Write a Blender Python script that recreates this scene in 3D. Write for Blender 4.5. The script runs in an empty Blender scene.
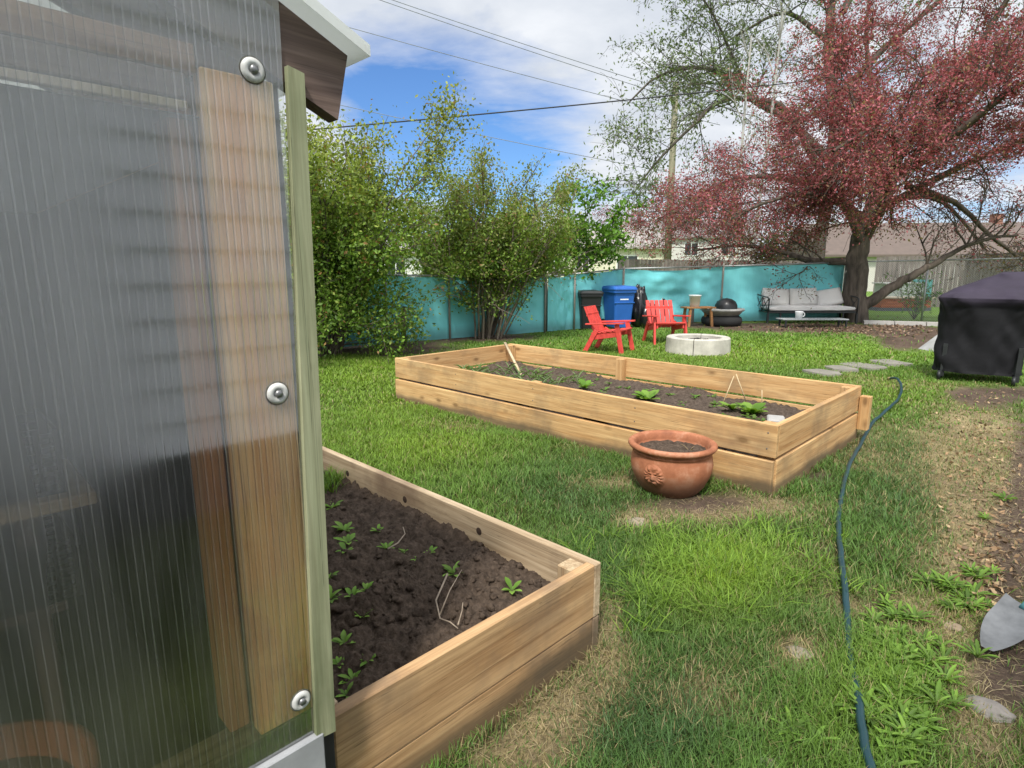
import bpy, bmesh, math, random
import numpy as np
from mathutils import Vector, Matrix, noise
random.seed(7); RNG = np.random.default_rng(7)
C = bpy.context.scene.collection
scene = bpy.context.scene
R = math.radians

# ------------------------------------------------------------------ camera geometry (also used to read ground positions off the photo)
H = 1.5; FPX = 590.0; PITCH = math.atan(114/590); AZ = R(44.5)
FW = Vector((math.cos(AZ), math.sin(AZ), 0)); RT = Vector((math.sin(AZ), -math.cos(AZ), 0))
def ray(px, py):
    u = (px-512)/FPX; v = -(py-384)/FPX
    fh = math.cos(PITCH)+v*math.sin(PITCH); z = -math.sin(PITCH)+v*math.cos(PITCH)
    return FW*fh + RT*u + Vector((0, 0, z))
def G(px, py, z=0.0):
    d = ray(px, py); t = (z-H)/d.z
    return Vector((0, 0, H)) + d*t
def D(px, py, dist):
    d = ray(px, py); t = dist/d.dot(FW)
    return Vector((0, 0, H)) + d*t
def back(p, d):
    h = Vector((p.x, p.y, 0)); return Vector(p)+h.normalized()*d
def depth(p): return Vector((p[0], p[1], 0)).dot(FW)

def S(r, g, b):
    f = lambda c: (c/255/12.92) if c/255 <= 0.04045 else ((c/255+0.055)/1.055)**2.4
    return (f(r), f(g), f(b))

# ------------------------------------------------------------------ materials
def newmat(name):
    m = bpy.data.materials.new(name); m.use_nodes = True
    nt = m.node_tree; nt.nodes.clear()
    out = nt.nodes.new('ShaderNodeOutputMaterial')
    return m, nt, out
def N(nt, t, **kw):
    n = nt.nodes.new(t)
    for k, v in kw.items():
        if hasattr(n, k) and k not in n.inputs: setattr(n, k, v)
        else: n.inputs[k].default_value = v
    return n
def L(nt, a, b): nt.links.new(a, b)
def ramp(nt, fac, stops):
    r = nt.nodes.new('ShaderNodeValToRGB'); e = r.color_ramp.elements
    while len(e) < len(stops): e.new(0.5)
    for i, (p, c) in enumerate(stops):
        e[i].position = p; e[i].color = (*c, 1)
    L(nt, fac, r.inputs[0]); return r.outputs[0]
def mixc(nt, fac, a, b, mode='MIX'):
    m = nt.nodes.new('ShaderNodeMix'); m.data_type = 'RGBA'; m.blend_type = mode
    for sock, v in ((m.inputs[0], fac), (m.inputs[6], a), (m.inputs[7], b)):
        if hasattr(v, 'is_linked') or isinstance(v, bpy.types.NodeSocket): L(nt, v, sock)
        elif isinstance(v, (int, float)): sock.default_value = v
        else: sock.default_value = (*v, 1)
    return m.outputs[2]
def math_(nt, op, a, b=0.0):
    m = nt.nodes.new('ShaderNodeMath'); m.operation = op
    for i, v in enumerate((a, b)):
        if isinstance(v, bpy.types.NodeSocket): L(nt, v, m.inputs[i])
        else: m.inputs[i].default_value = v
    return m.outputs[0]
def coords(nt, scale=(1, 1, 1), rnd=False, geo=False):
    if geo:
        o = nt.nodes.new('ShaderNodeNewGeometry').outputs['Position']
    else:
        o = nt.nodes.new('ShaderNodeTexCoord').outputs['Object']
    if rnd:
        oi = nt.nodes.new('ShaderNodeObjectInfo')
        mm = nt.nodes.new('ShaderNodeVectorMath'); mm.operation = 'ADD'
        L(nt, o, mm.inputs[0])
        sc = math_(nt, 'MULTIPLY', oi.outputs['Random'], 37.0)
        cx = nt.nodes.new('ShaderNodeCombineXYZ')
        for i in range(3): L(nt, sc, cx.inputs[i])
        L(nt, cx.outputs[0], mm.inputs[1]); o = mm.outputs[0]
    mp = nt.nodes.new('ShaderNodeMapping'); mp.inputs['Scale'].default_value = scale
    L(nt, o, mp.inputs[0]); return mp.outputs[0]
def noise_tex(nt, vec, scale, detail=4, rough=0.55, dist=0.0):
    n = N(nt, 'ShaderNodeTexNoise', Scale=scale, Detail=detail, Roughness=rough, Distortion=dist)
    L(nt, vec, n.inputs['Vector']); return n.outputs[0]
def bump(nt, h, strength=0.3, dist=0.01):
    b = N(nt, 'ShaderNodeBump', Strength=strength, Distance=dist)
    L(nt, h, b.inputs['Height']); return b.outputs[0]
def bsdf(nt, out, col, rough=0.7, nrm=None, metal=0.0, spec=0.4):
    b = nt.nodes.new('ShaderNodeBsdfPrincipled')
    for s, v in ((b.inputs['Base Color'], col), (b.inputs['Roughness'], rough)):
        if isinstance(v, bpy.types.NodeSocket): L(nt, v, s)
        elif isinstance(v, (int, float)): s.default_value = v
        else: s.default_value = (*v, 1)
    b.inputs['Metallic'].default_value = metal
    b.inputs['Specular IOR Level'].default_value = spec
    if nrm is not None: L(nt, nrm, b.inputs['Normal'])
    if out is not None: L(nt, b.outputs[0], out.inputs[0])
    return b
MATS = {}
def plain(name, col, rough=0.6, var=0.25, scale=6.0, metal=0.0, bstr=0.15, bscale=40, spec=0.4):
    """a paint/plastic/metal/cloth with mottling, grime and fine relief"""
    if name in MATS: return MATS[name]
    m, nt, out = newmat(name)
    v = coords(nt)
    n = noise_tex(nt, v, scale, 6, 0.65)
    c = ramp(nt, n, [(0.3, tuple(x*(1-var) for x in col)), (0.7, tuple(min(1, x*(1+var)) for x in col))])
    n2 = noise_tex(nt, v, bscale, 3)
    rr = ramp(nt, n, [(0.3, (rough*0.85,)*3), (0.7, (min(1, rough*1.15),)*3)])
    bsdf(nt, out, c, rr, bump(nt, n2, bstr, 0.004), metal, spec)
    MATS[name] = m; return m
def wood(name, axis, light, dark, stain=(0.12, 0.09, 0.06), stain_amt=0.25, rough=0.75, knots=True, fine=1.0, foot=0.0):
    if name in MATS: return MATS[name]
    m, nt, out = newmat(name)
    sc = [22.0*fine]*3; sc['XYZ'.index(axis)] = 1.3*fine
    v = coords(nt, tuple(sc), rnd=True)
    n1 = noise_tex(nt, v, 1.0, 6, 0.6, 0.6)
    col = ramp(nt, n1, [(0.28, dark), (0.5, tuple((a+b)/2 for a, b in zip(light, dark))), (0.68, light)])
    sc2 = [110.0*fine]*3; sc2['XYZ'.index(axis)] = 3.0*fine
    n2 = noise_tex(nt, coords(nt, tuple(sc2), rnd=True), 1.0, 4, 0.6)
    col = mixc(nt, 0.45, col, ramp(nt, n2, [(0.3, (0.42, 0.36, 0.30)), (0.62, (1, 1, 1))]), 'MULTIPLY')
    sc3 = [75.0*fine]*3; sc3['XYZ'.index(axis)] = 1.1*fine
    n4 = noise_tex(nt, coords(nt, tuple(sc3), rnd=True), 1.0, 3, 0.5, .4)
    ck = ramp(nt, math_(nt, 'ABSOLUTE', math_(nt, 'SUBTRACT', n4, .60)), [(.004, (1, 1, 1)), (.016, (0, 0, 0))])
    col = mixc(nt, math_(nt, 'MULTIPLY', ck, .55), col, tuple(x*.25 for x in dark))
    # broad board to board and weather variation
    n3 = noise_tex(nt, coords(nt, (1, 1, 1), rnd=True), 2.2, 5, 0.6)
    st = math_(nt, 'MULTIPLY', ramp(nt, n3, [(0.48, (0, 0, 0)), (0.72, (1, 1, 1))]), stain_amt)
    col = mixc(nt, st, col, stain)
    hgt = n1
    if knots:
        sk = [5.5]*3; sk['XYZ'.index(axis)] = 2.6
        vo = N(nt, 'ShaderNodeTexVoronoi', Scale=1.0); L(nt, coords(nt, tuple(sk), rnd=True), vo.inputs['Vector'])
        k = ramp(nt, vo.outputs['Distance'], [(0.07, (1, 1, 1)), (0.10, (.55, .55, .55)), (0.17, (0, 0, 0))])
        col = mixc(nt, math_(nt, 'MULTIPLY', k, 0.75), col, tuple(x*0.35 for x in dark))
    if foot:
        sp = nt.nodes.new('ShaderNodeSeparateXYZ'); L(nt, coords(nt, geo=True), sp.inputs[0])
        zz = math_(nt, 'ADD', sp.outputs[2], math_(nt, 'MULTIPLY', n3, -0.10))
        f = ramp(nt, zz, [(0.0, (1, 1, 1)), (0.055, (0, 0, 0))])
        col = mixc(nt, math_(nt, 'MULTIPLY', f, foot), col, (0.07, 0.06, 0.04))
    bsdf(nt, out, col, rough, bump(nt, mixc(nt, 0.5, n1, n2), 0.35, 0.004), 0, 0.25)
    MATS[name] = m; return m
def leafmat(name, trans=0.35, rough=0.55, tint=(1.25, 1.25, 0.6)):
    if name in MATS: return MATS[name]
    m, nt, out = newmat(name)
    a = nt.nodes.new('ShaderNodeAttribute'); a.attribute_name = 'Col'
    col = a.outputs['Color']
    b = bsdf(nt, None, col, rough, None, 0, 0.3)
    t = nt.nodes.new('ShaderNodeBsdfTranslucent')
    L(nt, mixc(nt, 1.0, col, tint, 'MULTIPLY'), t.inputs[0])
    mx = nt.nodes.new('ShaderNodeMixShader'); mx.inputs[0].default_value = trans
    L(nt, b.outputs[0], mx.inputs[1]); L(nt, t.outputs[0], mx.inputs[2]); L(nt, mx.outputs[0], out.inputs[0])
    MATS[name] = m; return m
def bark(name, a, b, scale=9):
    if name in MATS: return MATS[name]
    m, nt, out = newmat(name)
    n = noise_tex(nt, coords(nt, (scale, scale, scale*0.22)), 1.0, 6, 0.7, 0.5)
    bsdf(nt, out, ramp(nt, n, [(0.3, a), (0.7, b)]), 0.9, bump(nt, n, 0.9, 0.03), 0, 0.15)
    MATS[name] = m; return m
def soilmat(name, a, b, scale=30):
    if name in MATS: return MATS[name]
    m, nt, out = newmat(name)
    v = coords(nt)
    n = noise_tex(nt, v, scale, 8, 0.75); n2 = noise_tex(nt, v, scale*5, 4, 0.7)
    c = ramp(nt, n, [(0.3, a), (0.55, tuple((x+y)/2 for x, y in zip(a, b))), (0.75, b)])
    vo = N(nt, 'ShaderNodeTexVoronoi', Scale=scale*2.5); L(nt, v, vo.inputs['Vector'])
    fl = ramp(nt, vo.outputs['Distance'], [(0.06, (1, 1, 1)), (0.12, (0, 0, 0))])
    c = mixc(nt, math_(nt, 'MULTIPLY', fl, 0.35), c, (0.16, 0.12, 0.08))
    bsdf(nt, out, c, 0.95, bump(nt, mixc(nt, 0.5, n, n2), 0.9, 0.02), 0, 0.1)
    MATS[name] = m; return m

# ------------------------------------------------------------------ mesh helpers
class MB:
    def __init__(s): s.v = []; s.f = []; s.smooth = []
    def add(s, vs, fs, smooth=False):
        o = len(s.v); s.v += [tuple(v) for v in vs]
        s.f += [tuple(i+o for i in f) for f in fs]; s.smooth += [smooth]*len(fs); return s
    def box(s, lo, hi, bev=0.0, M=None, seg=1):
        lo = Vector(lo); hi = Vector(hi)
        bm = bmesh.new(); bmesh.ops.create_cube(bm, size=1.0)
        for v in bm.verts:
            v.co = Vector([lo[i]+(v.co[i]+0.5)*(hi[i]-lo[i]) for i in range(3)])
        if bev: bmesh.ops.bevel(bm, geom=bm.edges[:]+bm.verts[:], offset=bev, segments=seg, profile=0.5, affect='EDGES')
        if M is not None: bmesh.ops.transform(bm, matrix=M, verts=bm.verts)
        bm.verts.index_update()
        s.add([v.co for v in bm.verts], [[v.index for v in f.verts] for f in bm.faces]); bm.free(); return s
    def hexa(s, p):     # 8 points: bottom ring 0-3, top ring 4-7
        return s.add(p, [(3, 2, 1, 0), (4, 5, 6, 7), (0, 1, 5, 4), (1, 2, 6, 5), (2, 3, 7, 6), (3, 0, 4, 7)])
    def tube(s, pts, rad, n=6, caps=True, flat=None):
        pts = [Vector(p) for p in pts]
        if not hasattr(rad, '__len__'): rad = [rad]*len(pts)
        vs, fs = [], []; ref = None
        for i, p in enumerate(pts):
            t = (pts[min(i+1, len(pts)-1)]-pts[max(i-1, 0)])
            t = t.normalized() if t.length > 1e-9 else Vector((0, 0, 1))
            if ref is None: ref = t.orthogonal().normalized()
            ref = (ref-t*ref.dot(t)); ref = ref.normalized() if ref.length > 1e-6 else t.orthogonal().normalized()
            b = t.cross(ref)
            for k in range(n):
                a = 2*math.pi*k/n
                vs.append(p+(ref*math.cos(a)+b*math.sin(a))*rad[i])
        for i in range(len(pts)-1):
            for k in range(n):
                k2 = (k+1) % n
                fs.append((i*n+k, i*n+k2, (i+1)*n+k2, (i+1)*n+k))
        if caps:
            fs.append(tuple(range(n-1, -1, -1))); fs.append(tuple(range((len(pts)-1)*n, len(pts)*n)))
        return s.add(vs, fs, True)
    def lathe(s, prof, c=(0, 0, 0), n=40, M=None):
        vs, fs = [], []
        for r, z in prof:
            for k in range(n):
                a = 2*math.pi*k/n
                p = Vector((r*math.cos(a), r*math.sin(a), z))
                if M is not None: p = M @ p
                vs.append(p+Vector(c))
        for i in range(len(prof)-1):
            for k in range(n):
                fs.append((i*n+k, i*n+(k+1) % n, (i+1)*n+(k+1) % n, (i+1)*n+k))
        return s.add(vs, fs, True)
    def grid(s, fn, nu, nv, smooth=True):
        vs = [fn(i/(nu-1), j/(nv-1)) for j in range(nv) for i in range(nu)]
        fs = [(j*nu+i, j*nu+i+1, (j+1)*nu+i+1, (j+1)*nu+i) for j in range(nv-1) for i in range(nu-1)]
        return s.add(vs, fs, smooth)
    def build(s, name, mat, parent=None, local=False):
        me = bpy.data.meshes.new(name)
        off = Vector((0, 0, 0))
        if parent is not None and not local:
            q = parent
            while q is not None: off += q.location; q = q.parent
        me.from_pydata([tuple(Vector(v)-off) for v in s.v], [], s.f)
        me.polygons.foreach_set('use_smooth', s.smooth); me.update()
        o = bpy.data.objects.new(name, me); C.objects.link(o)
        if mat: me.materials.append(mat)
        if parent is not None: o.parent = parent
        return o
def npmesh(name, V, F4=None, F3=None, col=None, mat=None, parent=None, smooth=True):
    """fast mesh: V (n,3), quads (m,4), triangles (k,3), colour per vertex"""
    me = bpy.data.meshes.new(name)
    nq = 0 if F4 is None else len(F4); nt_ = 0 if F3 is None else len(F3)
    off = np.zeros(3)
    if parent is not None: off = np.array(parent.location)
    me.vertices.add(len(V)); me.vertices.foreach_set('co', (V-off).astype(np.float32).ravel())
    li = np.concatenate([a.ravel() for a in (F4, F3) if a is not None]).astype(np.int32)
    me.loops.add(len(li)); me.loops.foreach_set('vertex_index', li)
    starts = np.concatenate([np.arange(nq)*4, nq*4+np.arange(nt_)*3]).astype(np.int32)
    me.polygons.add(nq+nt_); me.polygons.foreach_set('loop_start', starts)
    me.polygons.foreach_set('use_smooth', np.full(nq+nt_, smooth))
    me.update(calc_edges=True); me.validate()
    if col is not None:
        at = me.attributes.new('Col', 'FLOAT_COLOR', 'POINT')
        at.data.foreach_set('color', np.concatenate([col, np.ones((len(col), 1))], 1).astype(np.float32).ravel())
    o = bpy.data.objects.new(name, me); C.objects.link(o)
    if mat: me.materials.append(mat)
    if parent is not None: o.parent = parent
    return o
def thing(name, label, cat, loc=(0, 0, 0), rz=0.0, group=None):
    o = bpy.data.objects.new(name, None); o.empty_display_size = 0.1; C.objects.link(o)
    o.location = loc; o.rotation_euler = (0, 0, rz); return tag(o, label, cat, group)
def tag(o, label, cat, group=None, kind=None):
    o['label'] = label; o['category'] = cat
    if group: o['group'] = group
    if kind: o['kind'] = kind
    return o
def struct(o): o['kind'] = 'structure'; return o
def copy_tree(o, parent=None):
    c = o.copy(); C.objects.link(c)
    if parent is not None: c.parent = parent
    for ch in list(o.children): copy_tree(ch, c)
    return c
def lerp(a, b, t): return a+(b-a)*t

# ------------------------------------------------------------------ sun, sky, camera
SUN_DIR = Vector((-0.80, -0.48, 0)).normalized()      # towards the sun, horizontally
SUN_EL = R(55)
sv = Vector((SUN_DIR.x*math.cos(SUN_EL), SUN_DIR.y*math.cos(SUN_EL), math.sin(SUN_EL)))
sun = bpy.data.objects.new('sun', bpy.data.lights.new('sun', 'SUN')); C.objects.link(sun)
sun.data.energy = 4.3; sun.data.angle = R(6); sun.data.color = (1, 0.95, 0.87)
sun.rotation_euler = (-sv).to_track_quat('-Z', 'Y').to_euler()
w = bpy.data.worlds.new('World'); scene.world = w; w.use_nodes = True
nt = w.node_tree; nt.nodes.clear()
wo = nt.nodes.new('ShaderNodeOutputWorld'); bg = nt.nodes.new('ShaderNodeBackground')
sky = nt.nodes.new('ShaderNodeTexSky'); sky.sky_type = 'NISHITA'; sky.sun_disc = False
sky.sun_elevation = SUN_EL; sky.sun_rotation = math.atan2(SUN_DIR.x, SUN_DIR.y)
sky.air_density = 1.0; sky.dust_density = 0.6; sky.ozone_density = 2.0
tc = nt.nodes.new('ShaderNodeTexCoord'); gen = tc.outputs['Generated']
sep = nt.nodes.new('ShaderNodeSeparateXYZ'); L(nt, gen, sep.inputs[0])
# project the view direction onto a flat cloud layer so that clouds flatten towards the horizon
zc = math_(nt, 'ADD', math_(nt, 'MAXIMUM', sep.outputs[2], 0.0), 0.16)
cb = nt.nodes.new('ShaderNodeCombineXYZ')
L(nt, math_(nt, 'DIVIDE', sep.outputs[0], zc), cb.inputs[0]); L(nt, math_(nt, 'DIVIDE', sep.outputs[1], zc), cb.inputs[1])
cn = noise_tex(nt, cb.outputs[0], 0.9, 8, 0.58, 0.3)
cn2 = noise_tex(nt, cb.outputs[0], 2.6, 6, 0.55, 0.2)
def gap(px, py, width):
    d = ray(px, py).normalized()
    dp = nt.nodes.new('ShaderNodeVectorMath'); dp.operation = 'DOT_PRODUCT'
    L(nt, gen, dp.inputs[0]); dp.inputs[1].default_value = d
    e = math_(nt, 'SUBTRACT', dp.outputs['Value'], 1.0)
    return math_(nt, 'POWER', 2.718, math_(nt, 'DIVIDE', e, width))
gaps = math_(nt, 'ADD', math_(nt, 'ADD', gap(400, 150, 0.010), gap(540, 165, 0.008)), math_(nt, 'MULTIPLY', gap(960, 215, 0.006), 0.5))
gaps = math_(nt, 'ADD', gaps, math_(nt, 'MULTIPLY', gap(900, 40, 0.03), 0.35))
cover = math_(nt, 'SUBTRACT', math_(nt, 'ADD', cn, 0.27), math_(nt, 'MULTIPLY', gaps, 0.42))
cmask = ramp(nt, cover, [(0.40, (0, 0, 0)), (0.60, (1, 1, 1))])
ccol = ramp(nt, cn2, [(0.3, (.63, .68, .76)), (0.65, (.86, .89, .94))])
# the cloud veil glows around the sun
dps = nt.nodes.new('ShaderNodeVectorMath'); dps.operation = 'DOT_PRODUCT'; L(nt, gen, dps.inputs[0]); dps.inputs[1].default_value = sv
glow = math_(nt, 'MULTIPLY', math_(nt, 'POWER', math_(nt, 'MAXIMUM', dps.outputs['Value'], 0.0), 3.0), 22.0)
glow = math_(nt, 'ADD', glow, 10.6)
ccol = mixc(nt, 1.0, ccol, glow, 'MULTIPLY')
skyc = mixc(nt, 1.0, sky.outputs[0], (0.80, 1.15, 1.6), 'MULTIPLY')
L(nt, mixc(nt, cmask, skyc, ccol), bg.inputs[0]); bg.inputs[1].default_value = 0.1
L(nt, bg.outputs[0], wo.inputs[0])
cam = bpy.data.objects.new('camera', bpy.data.cameras.new('camera')); C.objects.link(cam)
cam.location = (0, 0, H); cam.rotation_euler = (R(90)-PITCH, 0, AZ-R(90))
cam.data.sensor_width = 36; cam.data.lens = FPX/1024*36; cam.data.clip_end = 3000; cam.data.clip_start = 0.02
scene.camera = cam
scene.view_settings.view_transform = 'Standard'; scene.view_settings.look = 'None'
scene.view_settings.exposure = 0; scene.view_settings.gamma = 1
try:
    scene.cycles.max_bounces = 10; scene.cycles.transparent_max_bounces = 24; scene.cycles.transmission_bounces = 8
except Exception: pass

# ------------------------------------------------------------------ ground zones, read off the photograph once and stored as ground positions
ZB = []   # (x, y, inverse covariance, kind, amount)
def zone(kind, px, py, rx, ry, amt=1.0):
    c = G(px, py); a = G(px+rx, py)-G(px-rx, py); b = G(px, py-ry)-G(px, py+ry)
    J = np.array([[a.x/2, b.x/2], [a.y/2, b.y/2]])
    ZB.append((c.x, c.y, np.linalg.inv(J), kind, amt))
for z in [('soil', 820, 328, 90, 4, 1.1), ('soil', 908, 338, 28, 9, 1.1), ('soil', 690, 324.5, 70, 2.5, .6), ('soil', 385, 349, 60, 6, 1),
          ('soil', 480, 337, 60, 4, .9), ('soil', 1028, 480, 22, 60, .9), ('dry', 1000, 480, 26, 60, .7), ('soil', 985, 405, 30, 14, .5), ('soil', 1000, 393, 50, 6, .8),
          ('soil', 1000, 560, 18, 46, .5), ('soil', 700, 503, 60, 10, .8), ('soil', 820, 478, 30, 10, .6), ('soil', 1010, 670, 30, 30, .9),
          ('dry', 562, 690, 30, 44, 1.0), ('dry', 608, 635, 13, 34, .9), ('dry', 520, 750, 40, 28, .85), ('dry', 720, 512, 45, 10, .8),
          ('dry', 640, 520, 22, 9, .7), ('dry', 610, 482, 40, 6, .6), ('dry', 965, 430, 45, 40, .75), ('dry', 960, 520, 30, 60, .45),
          ('dry', 990, 715, 40, 50, .9), ('dry', 800, 650, 22, 14, .9), ('dry', 695, 690, 60, 28, .55), ('dry', 890, 612, 35, 14, .6),
          ('dry', 950, 640, 36, 26, .5), ('dry', 455, 425, 40, 6, .6), ('dry', 760, 505, 60, 8, .6), ('dry', 870, 380, 60, 8, .35),
          ('dry', 820, 560, 20, 40, .3), ('dry', 700, 355, 40, 6, .35), ('dry', 855, 440, 20, 20, .5),
          ('lime', 715, 572, 62, 34, 1.1), ('lime', 360, 385, 70, 34, .8), ('lime', 440, 445, 60, 25, .5), ('lime', 880, 690, 60, 50, .6),
          ('lime', 760, 352, 150, 12, .9), ('lime', 960, 600, 30, 20, .7), ('lime', 420, 355, 60, 10, .4), ('lime', 890, 395, 60, 15, .5),
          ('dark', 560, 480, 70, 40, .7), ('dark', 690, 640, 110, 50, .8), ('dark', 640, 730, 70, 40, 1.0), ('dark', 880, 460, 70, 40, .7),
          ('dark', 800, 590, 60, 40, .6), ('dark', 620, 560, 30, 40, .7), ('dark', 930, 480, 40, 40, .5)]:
    zone(*z)
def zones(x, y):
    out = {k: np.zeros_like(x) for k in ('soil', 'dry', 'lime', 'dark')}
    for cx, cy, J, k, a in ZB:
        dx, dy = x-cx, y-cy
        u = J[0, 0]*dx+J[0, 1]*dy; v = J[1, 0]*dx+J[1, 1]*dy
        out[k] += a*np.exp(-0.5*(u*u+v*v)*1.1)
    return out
_perm = RNG.random((64, 64))
def vnoise(x, y, s):
    x = x*s; y = y*s
    xi = np.floor(x).astype(int); yi = np.floor(y).astype(int); fx = x-xi; fy = y-yi
    fx = fx*fx*(3-2*fx); fy = fy*fy*(3-2*fy)
    g = lambda a, b: _perm[a % 64, b % 64]
    return (g(xi, yi)*(1-fx)+g(xi+1, yi)*fx)*(1-fy)+(g(xi, yi+1)*(1-fx)+g(xi+1, yi+1)*fx)*fy
def fbm(x, y, s, o=4):
    t = 0; a = 0.5
    for i in range(o): t = t+a*vnoise(x+17.3*i, y-9.1*i, s); s *= 2.1; a *= 0.5
    return t/(1-0.5**o)
BED1 = (0.63, 1.80, 1.27, 4.20); BED2 = (3.92, 5.86, 1.39, 5.78)
def blocked(x, y):
    m = np.zeros(x.shape, bool)
    for b in (BED1, BED2): m |= (x > b[0]-.01) & (x < b[1]+.01) & (y > b[2]-.01) & (y < b[3]+.01)
    m |= (x < 0.62) & (y > 1.17) & (y < 3.9)
    return m
# fence line on the ground: list of (px of post, base y, top y)
POSTS = [(330, 350, 273), (388, 345, 274), (450, 340, 275), (545, 333, 276), (574, 330.5, 273), (622, 326.5, 268), (720, 322.5, 265.5), (840, 320.5, 262)]
PB = [G(a, b) for a, b, c in POSTS]
def lawn_limit(x, y):       # positive inside the yard
    d1 = (10.45-y)
    a, b = PB[4], PB[7]; n = Vector((b.y-a.y, -(b.x-a.x), 0)).normalized()
    d2 = -((x-a.x)*n.x+(y-a.y)*n.y)
    if n.dot(Vector((0, 0, 0))-a) > 0: d2 = -d2
    return d1, d2

def axis(parts):
    out = []
    for a, b, s in parts: out.append(np.arange(a, b, s))
    return np.concatenate(out)
gx = np.concatenate([-np.geomspace(600, 4, 26), axis([(-3.5, 8, 0.06), (8, 24, 0.2)]), np.geomspace(24.3, 900, 34)])
gy = np.concatenate([-np.geomspace(600, 3.2, 26), axis([(-3, 7, 0.06), (7, 14, 0.2)]), np.geomspace(14.3, 900, 34)])
GX, GY = np.meshgrid(gx, gy); xf = GX.ravel(); yf = GY.ravel()
zn = zones(xf, yf)
f1 = fbm(xf, yf, 1.3); f2 = fbm(xf+40, yf, 6.0); f3 = fbm(xf, yf+77, 0.25)
soil_ = np.clip((zn['soil']+0.5*(f2-0.5)-0.35)*3, 0, 1); dry_ = np.clip((zn['dry']+0.7*(f1-0.5)+0.4*(f2-.5)-0.15)*1.5, 0, 1)
near = np.clip(1-np.maximum(np.abs(xf-8)/25, np.abs(yf-4)/20), 0, 1) > 0
green = np.array([0.07, 0.09, 0.03])*(0.7+0.6*f2)[:, None]
farg = np.array([0.16, 0.28, 0.05])*(0.75+0.5*f1)[:, None]
dist = np.sqrt(xf**2+yf**2); k = np.clip((dist-5)/8, 0, 1)[:, None]
gcol = green*(1-k)+farg*k
strawc = np.array([0.36, 0.285, 0.17])*(0.6+0.8*f2)[:, None]
soilc = np.array([0.13, 0.095, 0.075])*(0.5+1.0*f2)[:, None]
gcol = gcol*(1-dry_[:, None]*.85)+strawc*dry_[:, None]*.85
gcol = gcol*(1-soil_[:, None])+soilc*soil_[:, None]
hz = np.where(dist < 25, 0.022*(f2-0.5)+0.03*(f1-0.5), 0)
inb = blocked(xf, yf); hz = np.where(inb, -0.03, hz)
nx, ny = len(gx), len(gy)
idx = np.arange(nx*ny).reshape(ny, nx)
F = np.stack([idx[:-1, :-1], idx[:-1, 1:], idx[1:, 1:], idx[1:, :-1]], -1).reshape(-1, 4)
gm, nt, out = newmat('lawn_and_soil')
a = nt.nodes.new('ShaderNodeAttribute'); a.attribute_name = 'Col'
v = coords(nt); n1 = noise_tex(nt, v, 55, 6, 0.7); n2 = noise_tex(nt, v, 9, 4, 0.6)
c = mixc(nt, 0.8, a.outputs['Color'], ramp(nt, n1, [(0.3, (0.35, 0.35, 0.35)), (0.7, (1.5, 1.45, 1.3))]), 'MULTIPLY')
c = mixc(nt, 0.5, c, ramp(nt, n2, [(0.3, (0.6, 0.6, 0.6)), (0.7, (1.3, 1.3, 1.3))]), 'MULTIPLY')
bsdf(nt, out, c, 0.95, bump(nt, n1, 1.0, 0.03), 0, 0.1)
ground = npmesh('ground', np.stack([xf, yf, hz], 1), F, None, gcol, gm); struct(ground)
def gz(x, y): # ground height near the camera, for things that lie on it
    x = np.array([x]); y = np.array([y])
    return float(0.022*(fbm(x+40, y, 6.0)-0.5)[0]+0.03*(fbm(x, y, 1.3)-0.5)[0])

# ------------------------------------------------------------------ grass
GRASSMAT = leafmat('grass_blades', 0.3, 0.5)
def blades(x, y, z, h, wd, col, lean=0.5, curl=0.5):
    n = len(x); th = RNG.uniform(0, 2*np.pi, n); ln = RNG.uniform(0.1, 1, n)*lean
    dx, dy = np.cos(th), np.sin(th); ph = th+np.pi/2+RNG.uniform(-.5, .5, n); sx, sy = np.cos(ph)*wd/2, np.sin(ph)*wd/2
    P = np.zeros((n, 5, 3))
    def pt(t):
        hor = h*ln*(t+curl*t*t); return x+dx*hor, y+dy*hor, z+h*t*(1-0.35*ln*t)
    for i, (t, ws) in enumerate([(0, 1), (0.55, .8), (1.0, 0)]):
        X, Y, Z = pt(t)
        if i < 2:
            P[:, 2*i] = np.stack([X-sx*ws, Y-sy*ws, Z], 1); P[:, 2*i+1] = np.stack([X+sx*ws, Y+sy*ws, Z], 1)
        else: P[:, 4] = np.stack([X, Y, Z], 1)
    b = np.arange(n)[:, None]*5
    F4 = b+np.array([[0, 1, 3, 2]]); F3 = b+np.array([[2, 3, 4]])
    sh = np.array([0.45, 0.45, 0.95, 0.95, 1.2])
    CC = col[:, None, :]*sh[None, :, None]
    return P.reshape(-1, 3), F4, F3, CC.reshape(-1, 3)
def join(parts):
    V, A, B, Cc = [], [], [], []; o = 0
    for v, f4, f3, c in parts:
        V.append(v); A.append(f4+o); B.append(f3+o); Cc.append(c); o += len(v)
    return np.concatenate(V), np.concatenate(A), np.concatenate(B), np.concatenate(Cc)
def scatter(n, r0, r1, a0=R(-13), a1=R(100)):
    r = np.sqrt(RNG.uniform(r0*r0, r1*r1, n)); th = RNG.uniform(a0, a1, n)
    return r*np.cos(th), r*np.sin(th)
parts = []; dparts = []
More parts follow.
